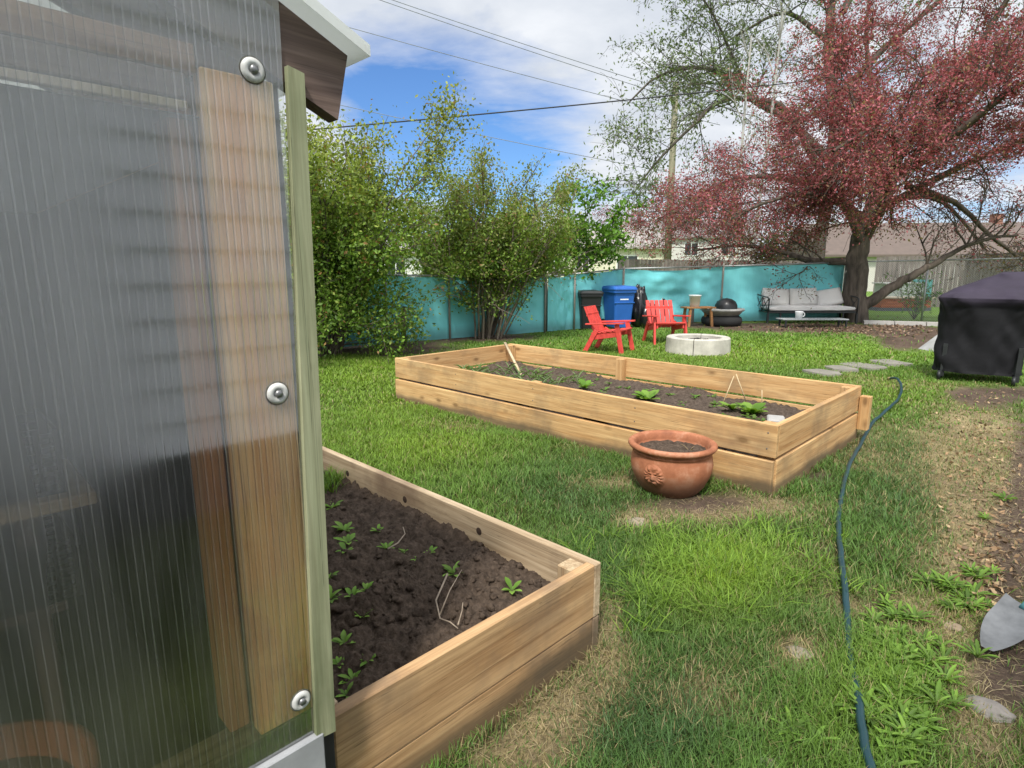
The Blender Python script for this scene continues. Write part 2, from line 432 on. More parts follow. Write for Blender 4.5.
for n, r0, r1, wd, hh in [(255000, 0.9, 3.2, 0.0027, 0.055), (285000, 3.2, 6.5, 0.0042, 0.058), (205000, 6.5, 11, 0.008, 0.06), (165000, 11, 21.5, 0.017, 0.07)]:
    x, y = scatter(n, r0, r1)
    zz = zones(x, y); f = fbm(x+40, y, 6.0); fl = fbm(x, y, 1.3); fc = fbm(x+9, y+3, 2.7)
    soil = np.clip((zz['soil']+0.5*(f-.5)-.25)*3, 0, 1); dry = np.clip((zz['dry']+0.7*(fl-.5)+.4*(f-.5)-.12)*1.5, 0, 1)
    d1, d2 = lawn_limit(x, y)
    keep = (RNG.random(n) > np.maximum(soil*0.97, dry*0.62)) & ~blocked(x, y) & (d1 > .1) & (d2 > .15)
    keep &= RNG.random(n) < (0.45+1.1*fc)
    x, y, f, fl, fc, dry = (q[keep] for q in (x, y, f, fl, fc, dry)); zz = {k_: q[keep] for k_, q in zz.items()}
    n = len(x)
    z = 0.022*(f-.5)+0.03*(fl-.5)-0.004
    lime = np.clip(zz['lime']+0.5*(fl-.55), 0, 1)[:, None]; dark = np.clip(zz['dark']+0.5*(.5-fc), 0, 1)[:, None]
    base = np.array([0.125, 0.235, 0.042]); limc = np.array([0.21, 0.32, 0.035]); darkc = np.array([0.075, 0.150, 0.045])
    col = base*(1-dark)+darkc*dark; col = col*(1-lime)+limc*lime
    col = col*RNG.uniform(.65, 1.35, (n, 1))
    st = (RNG.random(n) < (0.05+dry*.5))[:, None]
    col = np.where(st, np.array([0.34, 0.28, 0.14])*RNG.uniform(.6, 1.3, (n, 1)), col)
    h = hh*RNG.uniform(.45, 1.25, n)*(0.6+0.7*fc)*(1+0.75*np.clip(zz['lime'], 0, 1)*(np.hypot(x, y) < 4.2))*(1-.4*dry)
    w_ = wd*RNG.uniform(.7, 1.3, n)*(1+.5*np.clip(zz['lime'], 0, 1))
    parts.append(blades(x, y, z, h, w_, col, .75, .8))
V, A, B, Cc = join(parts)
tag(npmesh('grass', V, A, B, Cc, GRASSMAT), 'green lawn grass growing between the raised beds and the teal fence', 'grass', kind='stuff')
# dry straw lying on the bare patches
x, y = scatter(90000, 0.9, 7.0); zz = zones(x, y)
kp = RNG.random(len(x)) < np.clip(zz['dry']*1.0-.1, 0, .8); kp &= ~blocked(x, y); x, y = x[kp], y[kp]; n = len(x)
col = np.array([0.48, 0.39, 0.23])*RNG.uniform(.5, 1.25, (n, 1))
zg = 0.022*(fbm(x+40, y, 6.0)-.5)+0.03*(fbm(x, y, 1.3)-.5)
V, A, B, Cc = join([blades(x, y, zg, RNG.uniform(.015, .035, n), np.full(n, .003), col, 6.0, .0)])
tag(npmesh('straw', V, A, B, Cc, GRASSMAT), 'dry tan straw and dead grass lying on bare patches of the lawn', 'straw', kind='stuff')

# ------------------------------------------------------------------ leaf clouds
def frames(n, up=0.0):
    a = RNG.normal(size=(n, 3)); a /= np.linalg.norm(a, axis=1)[:, None]
    b = RNG.normal(size=(n, 3)); b -= a*(a*b).sum(1)[:, None]; b /= np.linalg.norm(b, axis=1)[:, None]
    return a, b
def leafcloud(P, size, col, aspect=0.5, droop=0.0):
    n = len(P); a, b = frames(n)
    a[:, 2] -= droop; a /= np.linalg.norm(a, axis=1)[:, None]
    b -= a*(a*b).sum(1)[:, None]; b /= np.linalg.norm(b, axis=1)[:, None]
    nr = np.cross(a, b)
    s = size[:, None]
    V = np.stack([P-a*s*.5, P+b*s*aspect*.5+nr*s*.08-a*s*.05, P+a*s*.5, P-b*s*aspect*.5+nr*s*.08-a*s*.05], 1)
    F3 = (np.arange(n)[:, None, None]*4+np.array([[0, 1, 2], [0, 2, 3]])[None]).reshape(-1, 3)
    cc = np.repeat(col, 4, 0)
    return V.reshape(-1, 3), np.zeros((0, 4), int), F3, cc
class Tree:
    def __init__(s): s.lines = []; s.tips = []
    def limb(s, pts, r0, r1):
        pts = [Vector(p) for p in pts]; 
        # smooth with Catmull-Rom
        out = []
        for i in range(len(pts)-1):
            p0 = pts[max(i-1, 0)]; p1 = pts[i]; p2 = pts[i+1]; p3 = pts[min(i+2, len(pts)-1)]
            for k in range(4):
                t = k/4
                out.append(0.5*((2*p1)+(p2-p0)*t+(2*p0-5*p1+4*p2-p3)*t*t+(3*p1-p0-3*p2+p3)*t**3))
        out.append(pts[-1]); m = len(out)
        out = [p+Vector((random.gauss(0, 1), random.gauss(0, 1), random.gauss(0, 1)))*r0*.07*(0 < i < m-1) for i, p in enumerate(out)]
        rad = [lerp(r0, r1, (i/(m-1))**.8) for i in range(m)]
        s.lines.append((out, rad)); return out, rad
    def twig(s, p, d, ln, r, depth, kids=4, droop=0.0, spread=0.7, wob=0.25, shrink=0.55, minr=0.006):
        n = 6; pts = [Vector(p)]; d = Vector(d).normalized()
        for i in range(n):
            d = (d+Vector((random.gauss(0, wob), random.gauss(0, wob), random.gauss(0, wob)))*.6-Vector((0, 0, droop))*(i/n)).normalized()
            pts.append(pts[-1]+d*ln/n)
        s.lines.append((pts, [max(minr*.6, lerp(r, r*.35, i/n)) for i in range(n+1)]))
        if depth == 0: s.tips.append(pts); return
        for k_ in range(kids):
            t = random.uniform(.25, 1.0); i = min(n-1, int(t*n)); q = pts[i].lerp(pts[i+1], t*n-i if t < 1 else 1)
            dd = (pts[i+1]-pts[i]).normalized(); o = Vector((random.gauss(0, 1), random.gauss(0, 1), random.gauss(0, .8)))
            o = (o-dd*o.dot(dd)).normalized()
            s.twig(q, dd+o*random.uniform(.5, 1.1)*spread*1.3, ln*shrink*random.uniform(.7, 1.2), max(minr, r*.5), depth-1, kids, droop, spread, wob, shrink, minr)
        s.tips.append(pts[n//2:])
    def trunk(s, name, mat, parent, big=8):
        mb = MB()
        for pts, rad in s.lines: mb.tube(pts, rad, big if rad[0] > .05 else (5 if rad[0] > .02 else 3), caps=False)
        return mb.build(name, mat, parent)
    def leafpts(s, per, scat):
        A = []
        for pts in s.tips:
            for k_ in range(per):
                t = random.random()*(len(pts)-1); i = int(t)
                A.append(pts[i].lerp(pts[i+1], t-i))
        A = np.array([tuple(a) for a in A]); return A+RNG.normal(size=A.shape)*scat
def palette(n, cols, wts, var=.3):
    c = np.array(cols)[RNG.choice(len(cols), n, p=np.array(wts)/sum(wts))]
    return c*RNG.uniform(1-var, 1+var, (n, 1))
def crown(name, P, size, cols, wts, mat, parent, aspect=.5, droop=0.0, colfn=None, var=.3):
    n = len(P); c = palette(n, cols, wts, var)
    # clumps of light and dark
    cl = fbm(P[:, 0]*1.0+P[:, 2]*.6, P[:, 1]+P[:, 2]*.8, 2.2); c = c*(0.55+.9*cl)[:, None]
    if colfn is not None: c = colfn(P, c)
    V, A, B, cc = leafcloud(P, size*RNG.uniform(.6, 1.35, n), c, aspect, droop)
    return npmesh(name, V, None, B, cc, mat, parent)
LEAF = leafmat('tree_leaves', 0.35, 0.5)
def UV(base, u, w_, v=0.0): return Vector(base)+RT*u+FW*v+Vector((0, 0, w_))

# ---- leafy shrub on the left
b0 = G(330, 354); b0 = Vector((b0.x-.2, b0.y-.05, 0))
t = thing('green_shrub', 'tall dense green shrub beside the greenhouse with leaves down to the ground', 'shrub', b0)
T = Tree()
for i in range(26):
    a = random.uniform(0, 6.28); rr = random.uniform(.05, .45)
    p = b0+Vector((math.cos(a)*rr, math.sin(a)*rr, 0))
    T.twig(p, (math.cos(a)*random.uniform(.15, .45), math.sin(a)*random.uniform(.15, .45), 1), random.uniform(2.0, 3.7), .028, 2, 5, -.02, .6, .16, .42)
for i in range(24):
    a = random.uniform(0, 6.28)
    p = b0+Vector((math.cos(a)*.4, math.sin(a)*.4, random.uniform(.1, .5)))
    T.twig(p, (math.cos(a), math.sin(a), random.uniform(.1, .9)), random.uniform(.7, 1.4), .014, 1, 6, .0, .8, .2, .5)
T.trunk('stem', bark('shrub_bark', (.05, .04, .03), (.16, .13, .10)), t)
P = T.leafpts(80, .15)
def shrubcol(P, c):
    z = P[:, 2]; hi = np.clip((z-1.6)/2.2, 0, 1)[:, None]
    gold = np.array([.24, .23, .05]); c = c*(1-.55*hi)+gold*.55*hi*(c.mean(1)/.12)[:, None]
    rd = (RNG.random(len(P)) < .03)[:, None]; return np.where(rd, np.array([.26, .15, .05]), c)
crown('foliage', P, .066, [(.13, .23, .03), (.17, .29, .04), (.08, .15, .02), (.22, .28, .055)], [4, 3, 3, 2], LEAF, t, .55, colfn=shrubcol)
print('shrub leaves', len(P))

# ---- multi stemmed lilac in the middle
b1 = Vector((8.95, 9.75, 0)); t = thing('lilac_bush', 'tall vase shaped lilac bush with many bare stems in front of the teal fence', 'shrub', b1)
T = Tree()
for i in range(46):
    a = random.uniform(0, 6.28); rr = random.uniform(.05, .55)
    p = b1+RT*math.cos(a)*rr*1.1+FW*math.sin(a)*rr*.6
    sp = random.uniform(.02, .62)
    d = RT*math.cos(a)*sp+FW*math.sin(a)*sp*.8+Vector((0, 0, 1))
    T.twig(p, d, random.uniform(2.0, 3.25), random.uniform(.018, .034), 2, 5, -.02, .55, .12, .33, .005)
for i in range(34):
    a = random.uniform(0, 6.28)
    p = b1+RT*math.cos(a)*.6+FW*math.sin(a)*.5+Vector((0, 0, random.uniform(.5, 1.6)))
    T.twig(p, RT*math.cos(a)+FW*math.sin(a)+Vector((0, 0, random.uniform(.3, 1.2))), random.uniform(.8, 1.7), .014, 1, 5, 0, .8, .2, .5, .005)
T.trunk('stem', bark('lilac_bark', (.11, .085, .065), (.30, .25, .20)), t)
P = T.leafpts(52, .12); keep = RNG.random(len(P)) < np.clip(1.45-.24*P[:, 2], .38, 1)*np.where(P[:, 2] < 1.35, .30, 1)
P = P[keep]
def lilcol(P, c):
    z = P[:, 2]; hi = np.clip((z-1.8)/1.8, 0, 1)[:, None]
    c = c*(1-.5*hi)+np.array([.26, .25, .09])*.5*hi
    rd = (RNG.random(len(P)) < .025)[:, None]; return np.where(rd, np.array([.28, .17, .08]), c)
crown('foliage', P, .064, [(.16, .24, .03), (.19, .30, .045), (.09, .17, .025), (.24, .25, .08)], [4, 3, 3, 2], LEAF, t, .55, colfn=lilcol)
print('lilac leaves', len(P))

# ---- small bright tree to the right of the lilac
b2 = G(549, 329); t = thing('young_tree', 'small leaning tree with fresh bright green leaves right of the lilac', 'tree', b2)
sc = depth(b2)/FPX
T = Tree()
for (ex, ey, v_) in [(592, 205, .2), (612, 225, -.2), (575, 190, .3), (622, 245, .1), (600, 250, -.4), (585, 215, -.3), (560, 250, 0)]:
    o, r_ = T.limb([b2, UV(b2, (553-549)*sc, .9, v_*.2), UV(b2, (lerp(549, ex, .55)-549)*sc, (329-lerp(300, ey, .6))*sc, v_*.6), UV(b2, (ex-549)*sc, (329-ey)*sc, v_)], .055, .012)
    for k_ in range(7):
        i = random.randint(len(o)//2, len(o)-2)
        T.twig(o[i], (o[i+1]-o[i]).normalized()+Vector((random.gauss(0, .6), random.gauss(0, .6), random.gauss(.1, .4))), random.uniform(.4, .8), .012, 1, 4, .05, .8, .2, .55)
T.trunk('trunk', bark('grey_bark', (.09, .075, .06), (.25, .21, .17)), t)
P = T.leafpts(17, .09)
crown('crown', P, .11, [(.10, .22, .02), (.14, .28, .03), (.07, .15, .02)], [4, 3, 2], LEAF, t, .6)

# ---- old tree with pale sparse leaves behind the red one
b4 = UV((0, 0, 0), (808-512)/FPX*25.0, 0, 25.0)
t = thing('tall_willow', 'tall pale leaved tree with arching limbs behind the red tree', 'tree', b4)
s4 = 25.0/FPX
def q4(px, py, v=0): return UV(b4, (px-808)*s4, 1.5+(270-py)*s4, v)
T = Tree()
mains = [T.limb([b4, q4(812, 240), q4(815, 140), q4(805, 60, .3), q4(812, -60, .5), q4(820, -150)], .32, .10),
         T.limb([q4(815, 170), q4(775, 130, .4), q4(745, 110, .8), q4(722, 88, 1), q4(690, 78, 1.2), q4(655, 84, 1.4), q4(625, 110, 1.4)], .20, .03),
         T.limb([q4(813, 190), q4(765, 130, -.6), q4(735, 120, -.8), q4(700, 121, -1), q4(672, 145, -1), q4(640, 178, -1), q4(622, 205, -1)], .17, .02),
         T.limb([q4(808, 70), q4(790, 40, 1), q4(770, 28, 1.4), q4(740, 40, 1.8), q4(715, 55, 2)], .14, .02),
         T.limb([q4(812, 20), q4(785, -15, -1), q4(740, -30, -1.4), q4(700, -15, -2), q4(665, 20, -2)], .16, .02),
         T.limb([q4(812, 40), q4(850, -20, 1), q4(890, -50, 1.4), q4(940, -40, 2)], .15, .03),
         T.limb([q4(815, 110), q4(860, 60, -1), q4(905, 30, -1.4), q4(960, 40, -2)], .14, .03),
         T.limb([q4(812, 0), q4(790, -60, 0), q4(760, -110, 0), q4(720, -120, 0)], .13, .03),
         T.limb([q4(735, 95, .8), q4(700, 30, 1), q4(672, 0, 1), q4(655, -30, 1)], .06, .02)]
for o, r_ in mains:
    m = len(o)
    for k_ in range(int(m*1.25)):
        i = random.randint(max(1, int(m*.3)), m-2); dd = (o[i+1]-o[i]).normalized()
        T.twig(o[i], dd*.5+Vector((random.gauss(0, .6), random.gauss(0, .6), random.gauss(.25, .6))), random.uniform(1.4, 3.2), max(.018, r_[i]*.3), 2, 4, .12, .7, .2, .5, .008)
T.trunk('trunk', bark('dark_bark', (.045, .038, .032), (.14, .12, .10)), t)
P = T.leafpts(6, .20)
crown('crown', P, .15, [(.13, .18, .08), (.20, .24, .13), (.10, .13, .06)], [4, 3, 3], LEAF, t, .4, .4)
print('willow', len(P), len(T.lines))

# ---- red crab apple
b3 = Vector(G(858, 322)); t = thing('red_crabapple', 'spreading crab apple tree with dark red leaves and thick leaning trunk', 'tree', b3)
s3 = depth(b3)/FPX
def q3(px, py, v=0): return UV(b3, (px-858)*s3, (322-py)*s3, v)
T = Tree()
T.limb([q3(856, 324), q3(852, 295), q3(850, 265), q3(853, 240), q3(862, 205), q3(868, 180)], .35, .20)
o, r_ = T.limb([q3(856, 308, 0), q3(866, 300, -.2), q3(880, 287, -.4), q3(893, 276, -.6), q3(907, 267, -.7), q3(922, 256, -.8), q3(945, 244, -1.0), q3(970, 240, -1.2)], .19, .03)
for k_ in range(9):
    i = random.randint(14, len(o)-2); T.twig(o[i], (o[i+1]-o[i]).normalized()*.6+Vector((random.gauss(0, .5), random.gauss(0, .5), random.gauss(.5, .3))), random.uniform(.8, 1.6), .03, 1, 4, .0, .75, .2, .5, .008)
mains = [T.limb([q3(852, 250), q3(836, 228, -.4), q3(815, 212, -.8), q3(780, 205, -1.4), q3(735, 212, -2), q3(690, 232, -2.4)], .15, .02),
         T.limb([q3(856, 230), q3(835, 200, .6), q3(800, 182, 1.2), q3(760, 175, 1.8), q3(715, 190, 2.2), q3(670, 220, 2.4)], .14, .02),
         T.limb([q3(860, 215), q3(845, 175, -.6), q3(825, 135, -1), q3(795, 118, -1.4), q3(755, 150, -2.0)], .14, .02),
         T.limb([q3(866, 190), q3(864, 130, .5), q3(862, 80, 1), q3(858, 40, 1.2), q3(862, 0, 1.4)], .15, .02),
         T.limb([q3(868, 185), q3(890, 130, -.6), q3(915, 75, -1.2), q3(935, 20, -1.6), q3(950, -30, -2)], .14, .02),
         T.limb([q3(866, 200), q3(900, 165, .4), q3(945, 120, .8), q3(990, 80, 1), q3(1040, 50, 1.2), q3(1090, 60, 1.2)], .13, .02),
         T.limb([q3(864, 215), q3(895, 190, -1), q3(940, 165, -1.8), q3(985, 150, -2.4), q3(1040, 160, -2.8)], .12, .02),
         T.limb([q3(862, 225), q3(890, 205, .8), q3(930, 195, 1.4), q3(975, 200, 2), q3(1010, 225, 2.2), q3(1040, 250, 2.4)], .13, .03),
         T.limb([q3(856, 240), q3(846, 200, -1.4), q3(825, 170, -2.4), q3(790, 165, -3.2), q3(750, 185, -3.8)], .16, .03),
         T.limb([q3(850, 262), q3(820, 262, .8), q3(790, 250, 1.4), q3(755, 245, 2), q3(715, 250, 2.2)], .13, .03),
         T.limb([q3(866, 195), q3(885, 160, -1.8), q3(905, 130, -3), q3(930, 120, -4)], .14, .03),
         T.limb([q3(1100, 130, 0), q3(1050, 190, -.5), q3(1005, 240, -.8), q3(985, 262, -1)], .05, .02),
         T.limb([q3(900, 190, .5), q3(950, 205, .5), q3(985, 235, .4), q3(1025, 262, .4), q3(1050, 280, .4)], .10, .03)]
for li, (o, r_) in enumerate(mains):
    m = len(o)
    bare = li in (7, 11, 12)
    for k_ in range(int(m*(1.7 if not bare else .8))):
        i = random.randint(max(1, int(m*.22)), m-2); dd = (o[i+1]-o[i]).normalized()
        T.twig(o[i], dd*.7+Vector((random.gauss(0, .6), random.gauss(0, .6), random.gauss(.1, .5))), random.uniform(.9, 2.0), max(.018, r_[i]*.28), 2, 5, .08, .75, .2, .5, .008)
T.trunk('trunk', bark('crabapple_bark', (.035, .03, .025), (.16, .13, .105), 6), t, 12)
P = T.leafpts(18, .14)
u_ = (P-np.array(b3))@np.array(RT); hgt = P[:, 2]
thin = np.where((u_ > 1.2) & (hgt < 4.2), .30, 1.0)*np.where(hgt < 2.5, .55, 1)*np.where((u_ < -4.2), .75, 1)
P = P[RNG.random(len(P)) < thin]
def redcol(P, c):
    u_ = (P-np.array(b3))@np.array(RT); z = P[:, 2]
    g = np.clip((3.3-z)/1.6, 0, 1)*np.clip((u_+4.5)/2.5, .25, 1); g = np.where(RNG.random(len(P)) < g*.8, 1, 0)[:, None]
    return np.where(g > 0, np.array([.13, .115, .03])*RNG.uniform(.6, 1.4, (len(P), 1)), c)
crown('crown', P, .068, [(.29, .080, .084), (.37, .115, .125), (.20, .066, .060), (.25, .145, .085), (.48, .16, .19), (.21, .18, .07)], [5, 4, 2.5, 2, 1.2, 1.5], leafmat('red_leaves', .4, .5, (1.3, .85, .95)), t, .5, colfn=redcol)
print('red', len(P), len(T.lines))

# ---- pale poplar saplings between pole and red tree
for i, (px, top, lean, lab) in enumerate([(727, 60, 4, 'slender pale barked young tree standing tallest beside the utility pole'), (748, 40, 10, 'slim pale barked sapling leaning right just behind the red tree crown')]):
    b = UV((0, 0, 0), (px-512)/FPX*22, 0, 22); t = thing('pale_sapling', lab, 'tree', b); s = 22/FPX
    T = Tree(); o, r_ = T.limb([b, UV(b, 0, 3), UV(b, lean*s*.5, 5.5), UV(b, lean*s, 1.5+(270-top)*s)], .10, .03)
    for k_ in range(16):
        j = random.randint(6, len(o)-2); T.twig(o[j], Vector((random.gauss(0, .35), random.gauss(0, .35), 1)), random.uniform(.8, 2.2), .022, 1, 3, 0, .5, .1, .5, .008)
    T.trunk('trunk', bark('pale_bark', (.30, .29, .27), (.48, .47, .44)), t)
    crown('crown', T.leafpts(2, .12), .11, [(.14, .17, .08), (.2, .2, .12)], [1, 1], LEAF, t, .5)

# ------------------------------------------------------------------ fence
TEAL = None
def tealmat():
    m, nt, out = newmat('teal_privacy_screen')
    v = coords(nt, geo=True); n = noise_tex(nt, v, 1.1, 5, .6); n2 = noise_tex(nt, coords(nt, (1, 1, .25), geo=True), 5, 5, .6)
    c = ramp(nt, n, [(.3, (.16, .54, .58)), (.7, (.20, .62, .66))])
    c = mixc(nt, .35, c, ramp(nt, n2, [(.3, (.7, .75, .75)), (.7, (1.1, 1.1, 1.1))]), 'MULTIPLY')
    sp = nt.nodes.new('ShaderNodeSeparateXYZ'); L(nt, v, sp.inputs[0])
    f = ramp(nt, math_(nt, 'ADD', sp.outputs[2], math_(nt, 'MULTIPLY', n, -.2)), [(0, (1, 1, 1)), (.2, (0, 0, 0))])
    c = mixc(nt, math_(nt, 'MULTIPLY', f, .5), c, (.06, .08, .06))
    bsdf(nt, out, c, .55, bump(nt, n2, .3, .03), 0, .3); return m
TEAL = tealmat(); GALV = plain('galvanised_steel', (.35, .36, .36), .45, .2, 8, .6)
RUST = plain('weathered_post', (.26, .24, .21), .7, .3, 8, .2)
PT = [a+Vector((0, 0, (b-c)/max(1e-6, (b-270))*H)) for a, (p_, b, c) in zip(PB, POSTS)]
ft = thing('screened_fence', 'chain link fence covered in sagging teal privacy screen along the back of the yard', 'fence', PB[4])
for i, (a, b) in enumerate(zip(PB, PT)):
    MB().tube([a, b+Vector((0, 0, .06))], .024, 8).build('post', RUST, ft)
def screen(a, b, c, d, sag, seed):
    nrm = (b-a).cross(Vector((0, 0, 1))).normalized()
    if nrm.dot(-a) < 0: nrm = -nrm
    def fn(u, v_):
        lo = a.lerp(b, u); hi = c.lerp(d, u)
        p = lo.lerp(hi, lerp(.02, .985, v_)); 
        dr = sag*math.sin(math.pi*u)*v_*.10
        n_ = noise.noise(Vector((u*3+seed, v_*2.2+u*1.2, seed)))*.10+noise.noise(Vector((u*9+v_*5, v_*3, seed+5)))*.035+noise.noise(Vector((u*5-v_*6, u*6+v_*5, seed+9)))*.05*sag
        edge = min(1, 6*u, 6*(1-u))
        return p+nrm*(-.045+n_*edge*(.5+sag))-Vector((0, 0, dr))
    return fn
SAG = [.2, .3, .3, .5, .3, .85, .25]
for i in range(7):
    if i == 3:   # gap beside the gate post
        a, b, c, d = PB[3].lerp(PB[4], .12), PB[4], PT[3].lerp(PT[4], .12), PT[4]
    else: a, b, c, d = PB[i], PB[i+1], PT[i], PT[i+1]
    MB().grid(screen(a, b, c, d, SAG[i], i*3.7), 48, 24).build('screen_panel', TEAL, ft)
    MB().tube([PT[i]-Vector((0, 0, .02)), PT[i+1]-Vector((0, 0, .02))], .022, 6).build('top_rail', GALV, ft)
# the same fence runs on behind the greenhouse
xb_ = [PB[0]]+[Vector((PB[0].x-3.1*k_, PB[0].y+.05*k_, 0)) for k_ in (1, 2, 3, 4)]
xt_ = [PT[0]]+[q+Vector((0, 0, 1.4)) for q in xb_[1:]]
for i in range(4):
    MB().tube([xb_[i+1], xt_[i+1]+Vector((0, 0, .06))], .03, 8).build('post', RUST, ft)
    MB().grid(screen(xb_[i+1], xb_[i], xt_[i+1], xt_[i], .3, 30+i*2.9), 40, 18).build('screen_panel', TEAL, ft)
    MB().tube([xt_[i+1]-Vector((0, 0, .02)), xt_[i]-Vector((0, 0, .02))], .022, 6).build('top_rail', GALV, ft)
# open chain link to the right
def chainmat():
    m, nt, out = newmat('chain_link_mesh')
    tcn = nt.nodes.new('ShaderNodeTexCoord'); sp = nt.nodes.new('ShaderNodeSeparateXYZ'); L(nt, tcn.outputs['UV'], sp.inputs[0])
    u = math_(nt, 'ADD', sp.outputs[0], sp.outputs[1]); d = math_(nt, 'SUBTRACT', sp.outputs[0], sp.outputs[1])
    fu = math_(nt, 'LESS_THAN', math_(nt, 'FRACT', u), .08); fd = math_(nt, 'LESS_THAN', math_(nt, 'FRACT', d), .08)
    msk = math_(nt, 'MAXIMUM', fu, fd)
    b = bsdf(nt, None, (.36, .37, .37), .5, None, .5); tr = nt.nodes.new('ShaderNodeBsdfTransparent')
    mx = nt.nodes.new('ShaderNodeMixShader'); L(nt, msk, mx.inputs[0]); L(nt, tr.outputs[0], mx.inputs[1]); L(nt, b.outputs[0], mx.inputs[2]); L(nt, mx.outputs[0], out.inputs[0]); return m
ct = thing('chain_link_fence', 'bare chain link fence on a concrete kerb between the red tree and the grill', 'fence', PB[7])
cp = [(842, 320.5, 262), (921, 322, 260.5), (1035, 325, 258), (1130, 328, 255)]
cb_ = [G(a, b) for a, b, c in cp]; ctp = [a+Vector((0, 0, (b-c)/(b-270)*H)) for a, (p_, b, c) in zip(cb_, cp)]
CM = chainmat()
for i in range(1, 4): MB().tube([cb_[i], ctp[i]], .025, 8).build('post', GALV, ct)
for i in range(3):
    MB().tube([ctp[i], ctp[i+1]], .02, 6).build('top_rail', GALV, ct)
    o = MB().add([cb_[i], cb_[i+1], ctp[i+1], ctp[i]], [(0, 1, 2, 3)]).build('wire_mesh', CM, ct)
    uv = o.data.uv_layers.new(name='UVMap'); ln = (cb_[i+1]-cb_[i]).length/.06
    for j, q in enumerate([(0, 0), (ln, 0), (ln, 28), (0, 28)]): uv.data[j].uv = q
CONC = plain('concrete', (.42, .40, .37), .85, .2, 5, 0, .4, 60)
k0, k1 = G(862, 323.5), G(1060, 329); dr = (k1-k0).normalized(); sd = Vector((dr.y, -dr.x, 0))
kb = MB()
nseg = 6
for i in range(nseg):
    a = k0.lerp(k1, i/nseg)+dr*.01; b = k0.lerp(k1, (i+1)/nseg)-dr*.01
    kb.hexa([a, b, b+sd*.25, a+sd*.25, a+Vector((0, 0, .10)), b+Vector((0, 0, .10)), b+sd*.25+Vector((0, 0, .10)), a+sd*.25+Vector((0, 0, .10))])
tag(kb.build('concrete_kerb', CONC), 'long low pale concrete kerb at the foot of the chain link fence', 'kerb')
# old wooden gate post with a twisted second stake left of the lilac gap
g = G(545, 331); t = thing('wooden_post', 'rough grey wooden gate post in the fence gap right of the lilac', 'post', g)
MB().tube([g, g+Vector((.02, .01, .8)), g+Vector((-.02, .02, 1.65))], [.07, .065, .05], 8).build('shaft', bark('old_post', (.10, .09, .08), (.30, .27, .24)), t)
MB().tube([g+RT*.22, g+RT*.17+Vector((0, 0, 1.5))], [.035, .03], 7).build('stake', bark('old_post', (.1, .09, .08), (.3, .27, .24)), t)
g = G(404, 345); t = MB().tube([g-Vector((0, 0, .1)), g+Vector((0, 0, .4)), g+Vector((.03, -.02, .78))], [.055, .055, .05], 9).build('wooden_stake', bark('dark_stake', (.05, .04, .035), (.16, .12, .10)))
tag(t, 'short dark wooden stake standing in the lawn near the left shrub', 'stake')

# ------------------------------------------------------------------ raised beds
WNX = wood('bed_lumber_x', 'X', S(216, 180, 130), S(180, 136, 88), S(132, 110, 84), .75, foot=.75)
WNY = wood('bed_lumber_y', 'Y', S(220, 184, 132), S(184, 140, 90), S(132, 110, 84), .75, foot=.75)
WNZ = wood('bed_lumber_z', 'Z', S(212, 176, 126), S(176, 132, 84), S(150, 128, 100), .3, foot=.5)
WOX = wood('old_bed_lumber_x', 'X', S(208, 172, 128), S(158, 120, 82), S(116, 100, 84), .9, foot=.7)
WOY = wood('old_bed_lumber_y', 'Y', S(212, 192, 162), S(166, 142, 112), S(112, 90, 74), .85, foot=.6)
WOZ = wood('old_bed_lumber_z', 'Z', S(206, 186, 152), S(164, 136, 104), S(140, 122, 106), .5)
SOIL = soilmat('garden_soil', (.034, .025, .019), (.185, .135, .10), 34)
x0, x1, y0, y1 = BED1; zt = .36
t = thing('small_raised_bed', 'weathered plank raised bed of dark soil beside the greenhouse corner', 'raised bed', ((x0+x1)/2, (y0+y1)/2, 0))
MB().box((x0, y0, .132), (x1-.042, y0+.042, zt), .004).build('front_board', WOX, t)
MB().box((x0, y0+.003, -.08), (x1-.044, y0+.042, .128), .004).build('front_board', WOX, t)
MB().box((x1-.040, y0, .130), (x1, y1, zt-.002), .004).build('side_board', WOY, t)
MB().box((x1-.041, y0+.002, -.08), (x1-.001, y1, .126), .004).build('side_board', WOY, t)
MB().box((x0, y0+.045, .130), (x0+.04, y1, zt), .004).build('side_board', WOY, t)
MB().box((x0+.002, y0+.045, -.08), (x0+.04, y1, .126), .004).build('side_board', WOY, t)
MB().box((x0+.042, y1-.04, .130), (x1-.042, y1, zt), .004).build('end_board', WOX, t)
MB().box((x1-.125, y0+.045, -.05), (x1-.043, y0+.125, zt-.012), .004).build('corner_block', WOZ, t)
MB().box((x1-.125, y1-.125, -.05), (x1-.043, y1-.043, zt-.012), .004).build('corner_block', WOZ, t)
for (yy, zz_) in [(1.95, .28), (2.55, .27), (3.15, .27)]:
    MB().lathe([(0.0, .001), (.017, .001), (.019, 0)], (x1-.0405, yy, zz_), 14, Matrix.Rotation(R(-90), 4, 'Y')).build('knot_hole', plain('dark_knot', (.05, .03, .02), .9), t)
def soil_h(x, y):
    h = .215+.03*noise.fractal(Vector((x*3, y*3, 1.3)), 1.0, 2.0, 3)
    for (cx, cy, r_, a) in CLODS:
        d2 = ((x-cx)**2+(y-cy)**2)/(r_*r_)
        h += a*math.exp(-d2)
    n1 = noise.noise(Vector((x*9, y*9, 4))); n2 = noise.noise(Vector((x*21, y*21, 11))); n3 = noise.noise(Vector((x*45, y*45, 7)))
    h += .055*(abs(n1)**.8)+.022*(abs(n2)**.7)+.014*(abs(n3)**.6)+.006*noise.noise(Vector((x*110, y*110, 2)))-.022
    return h
CLODS = []
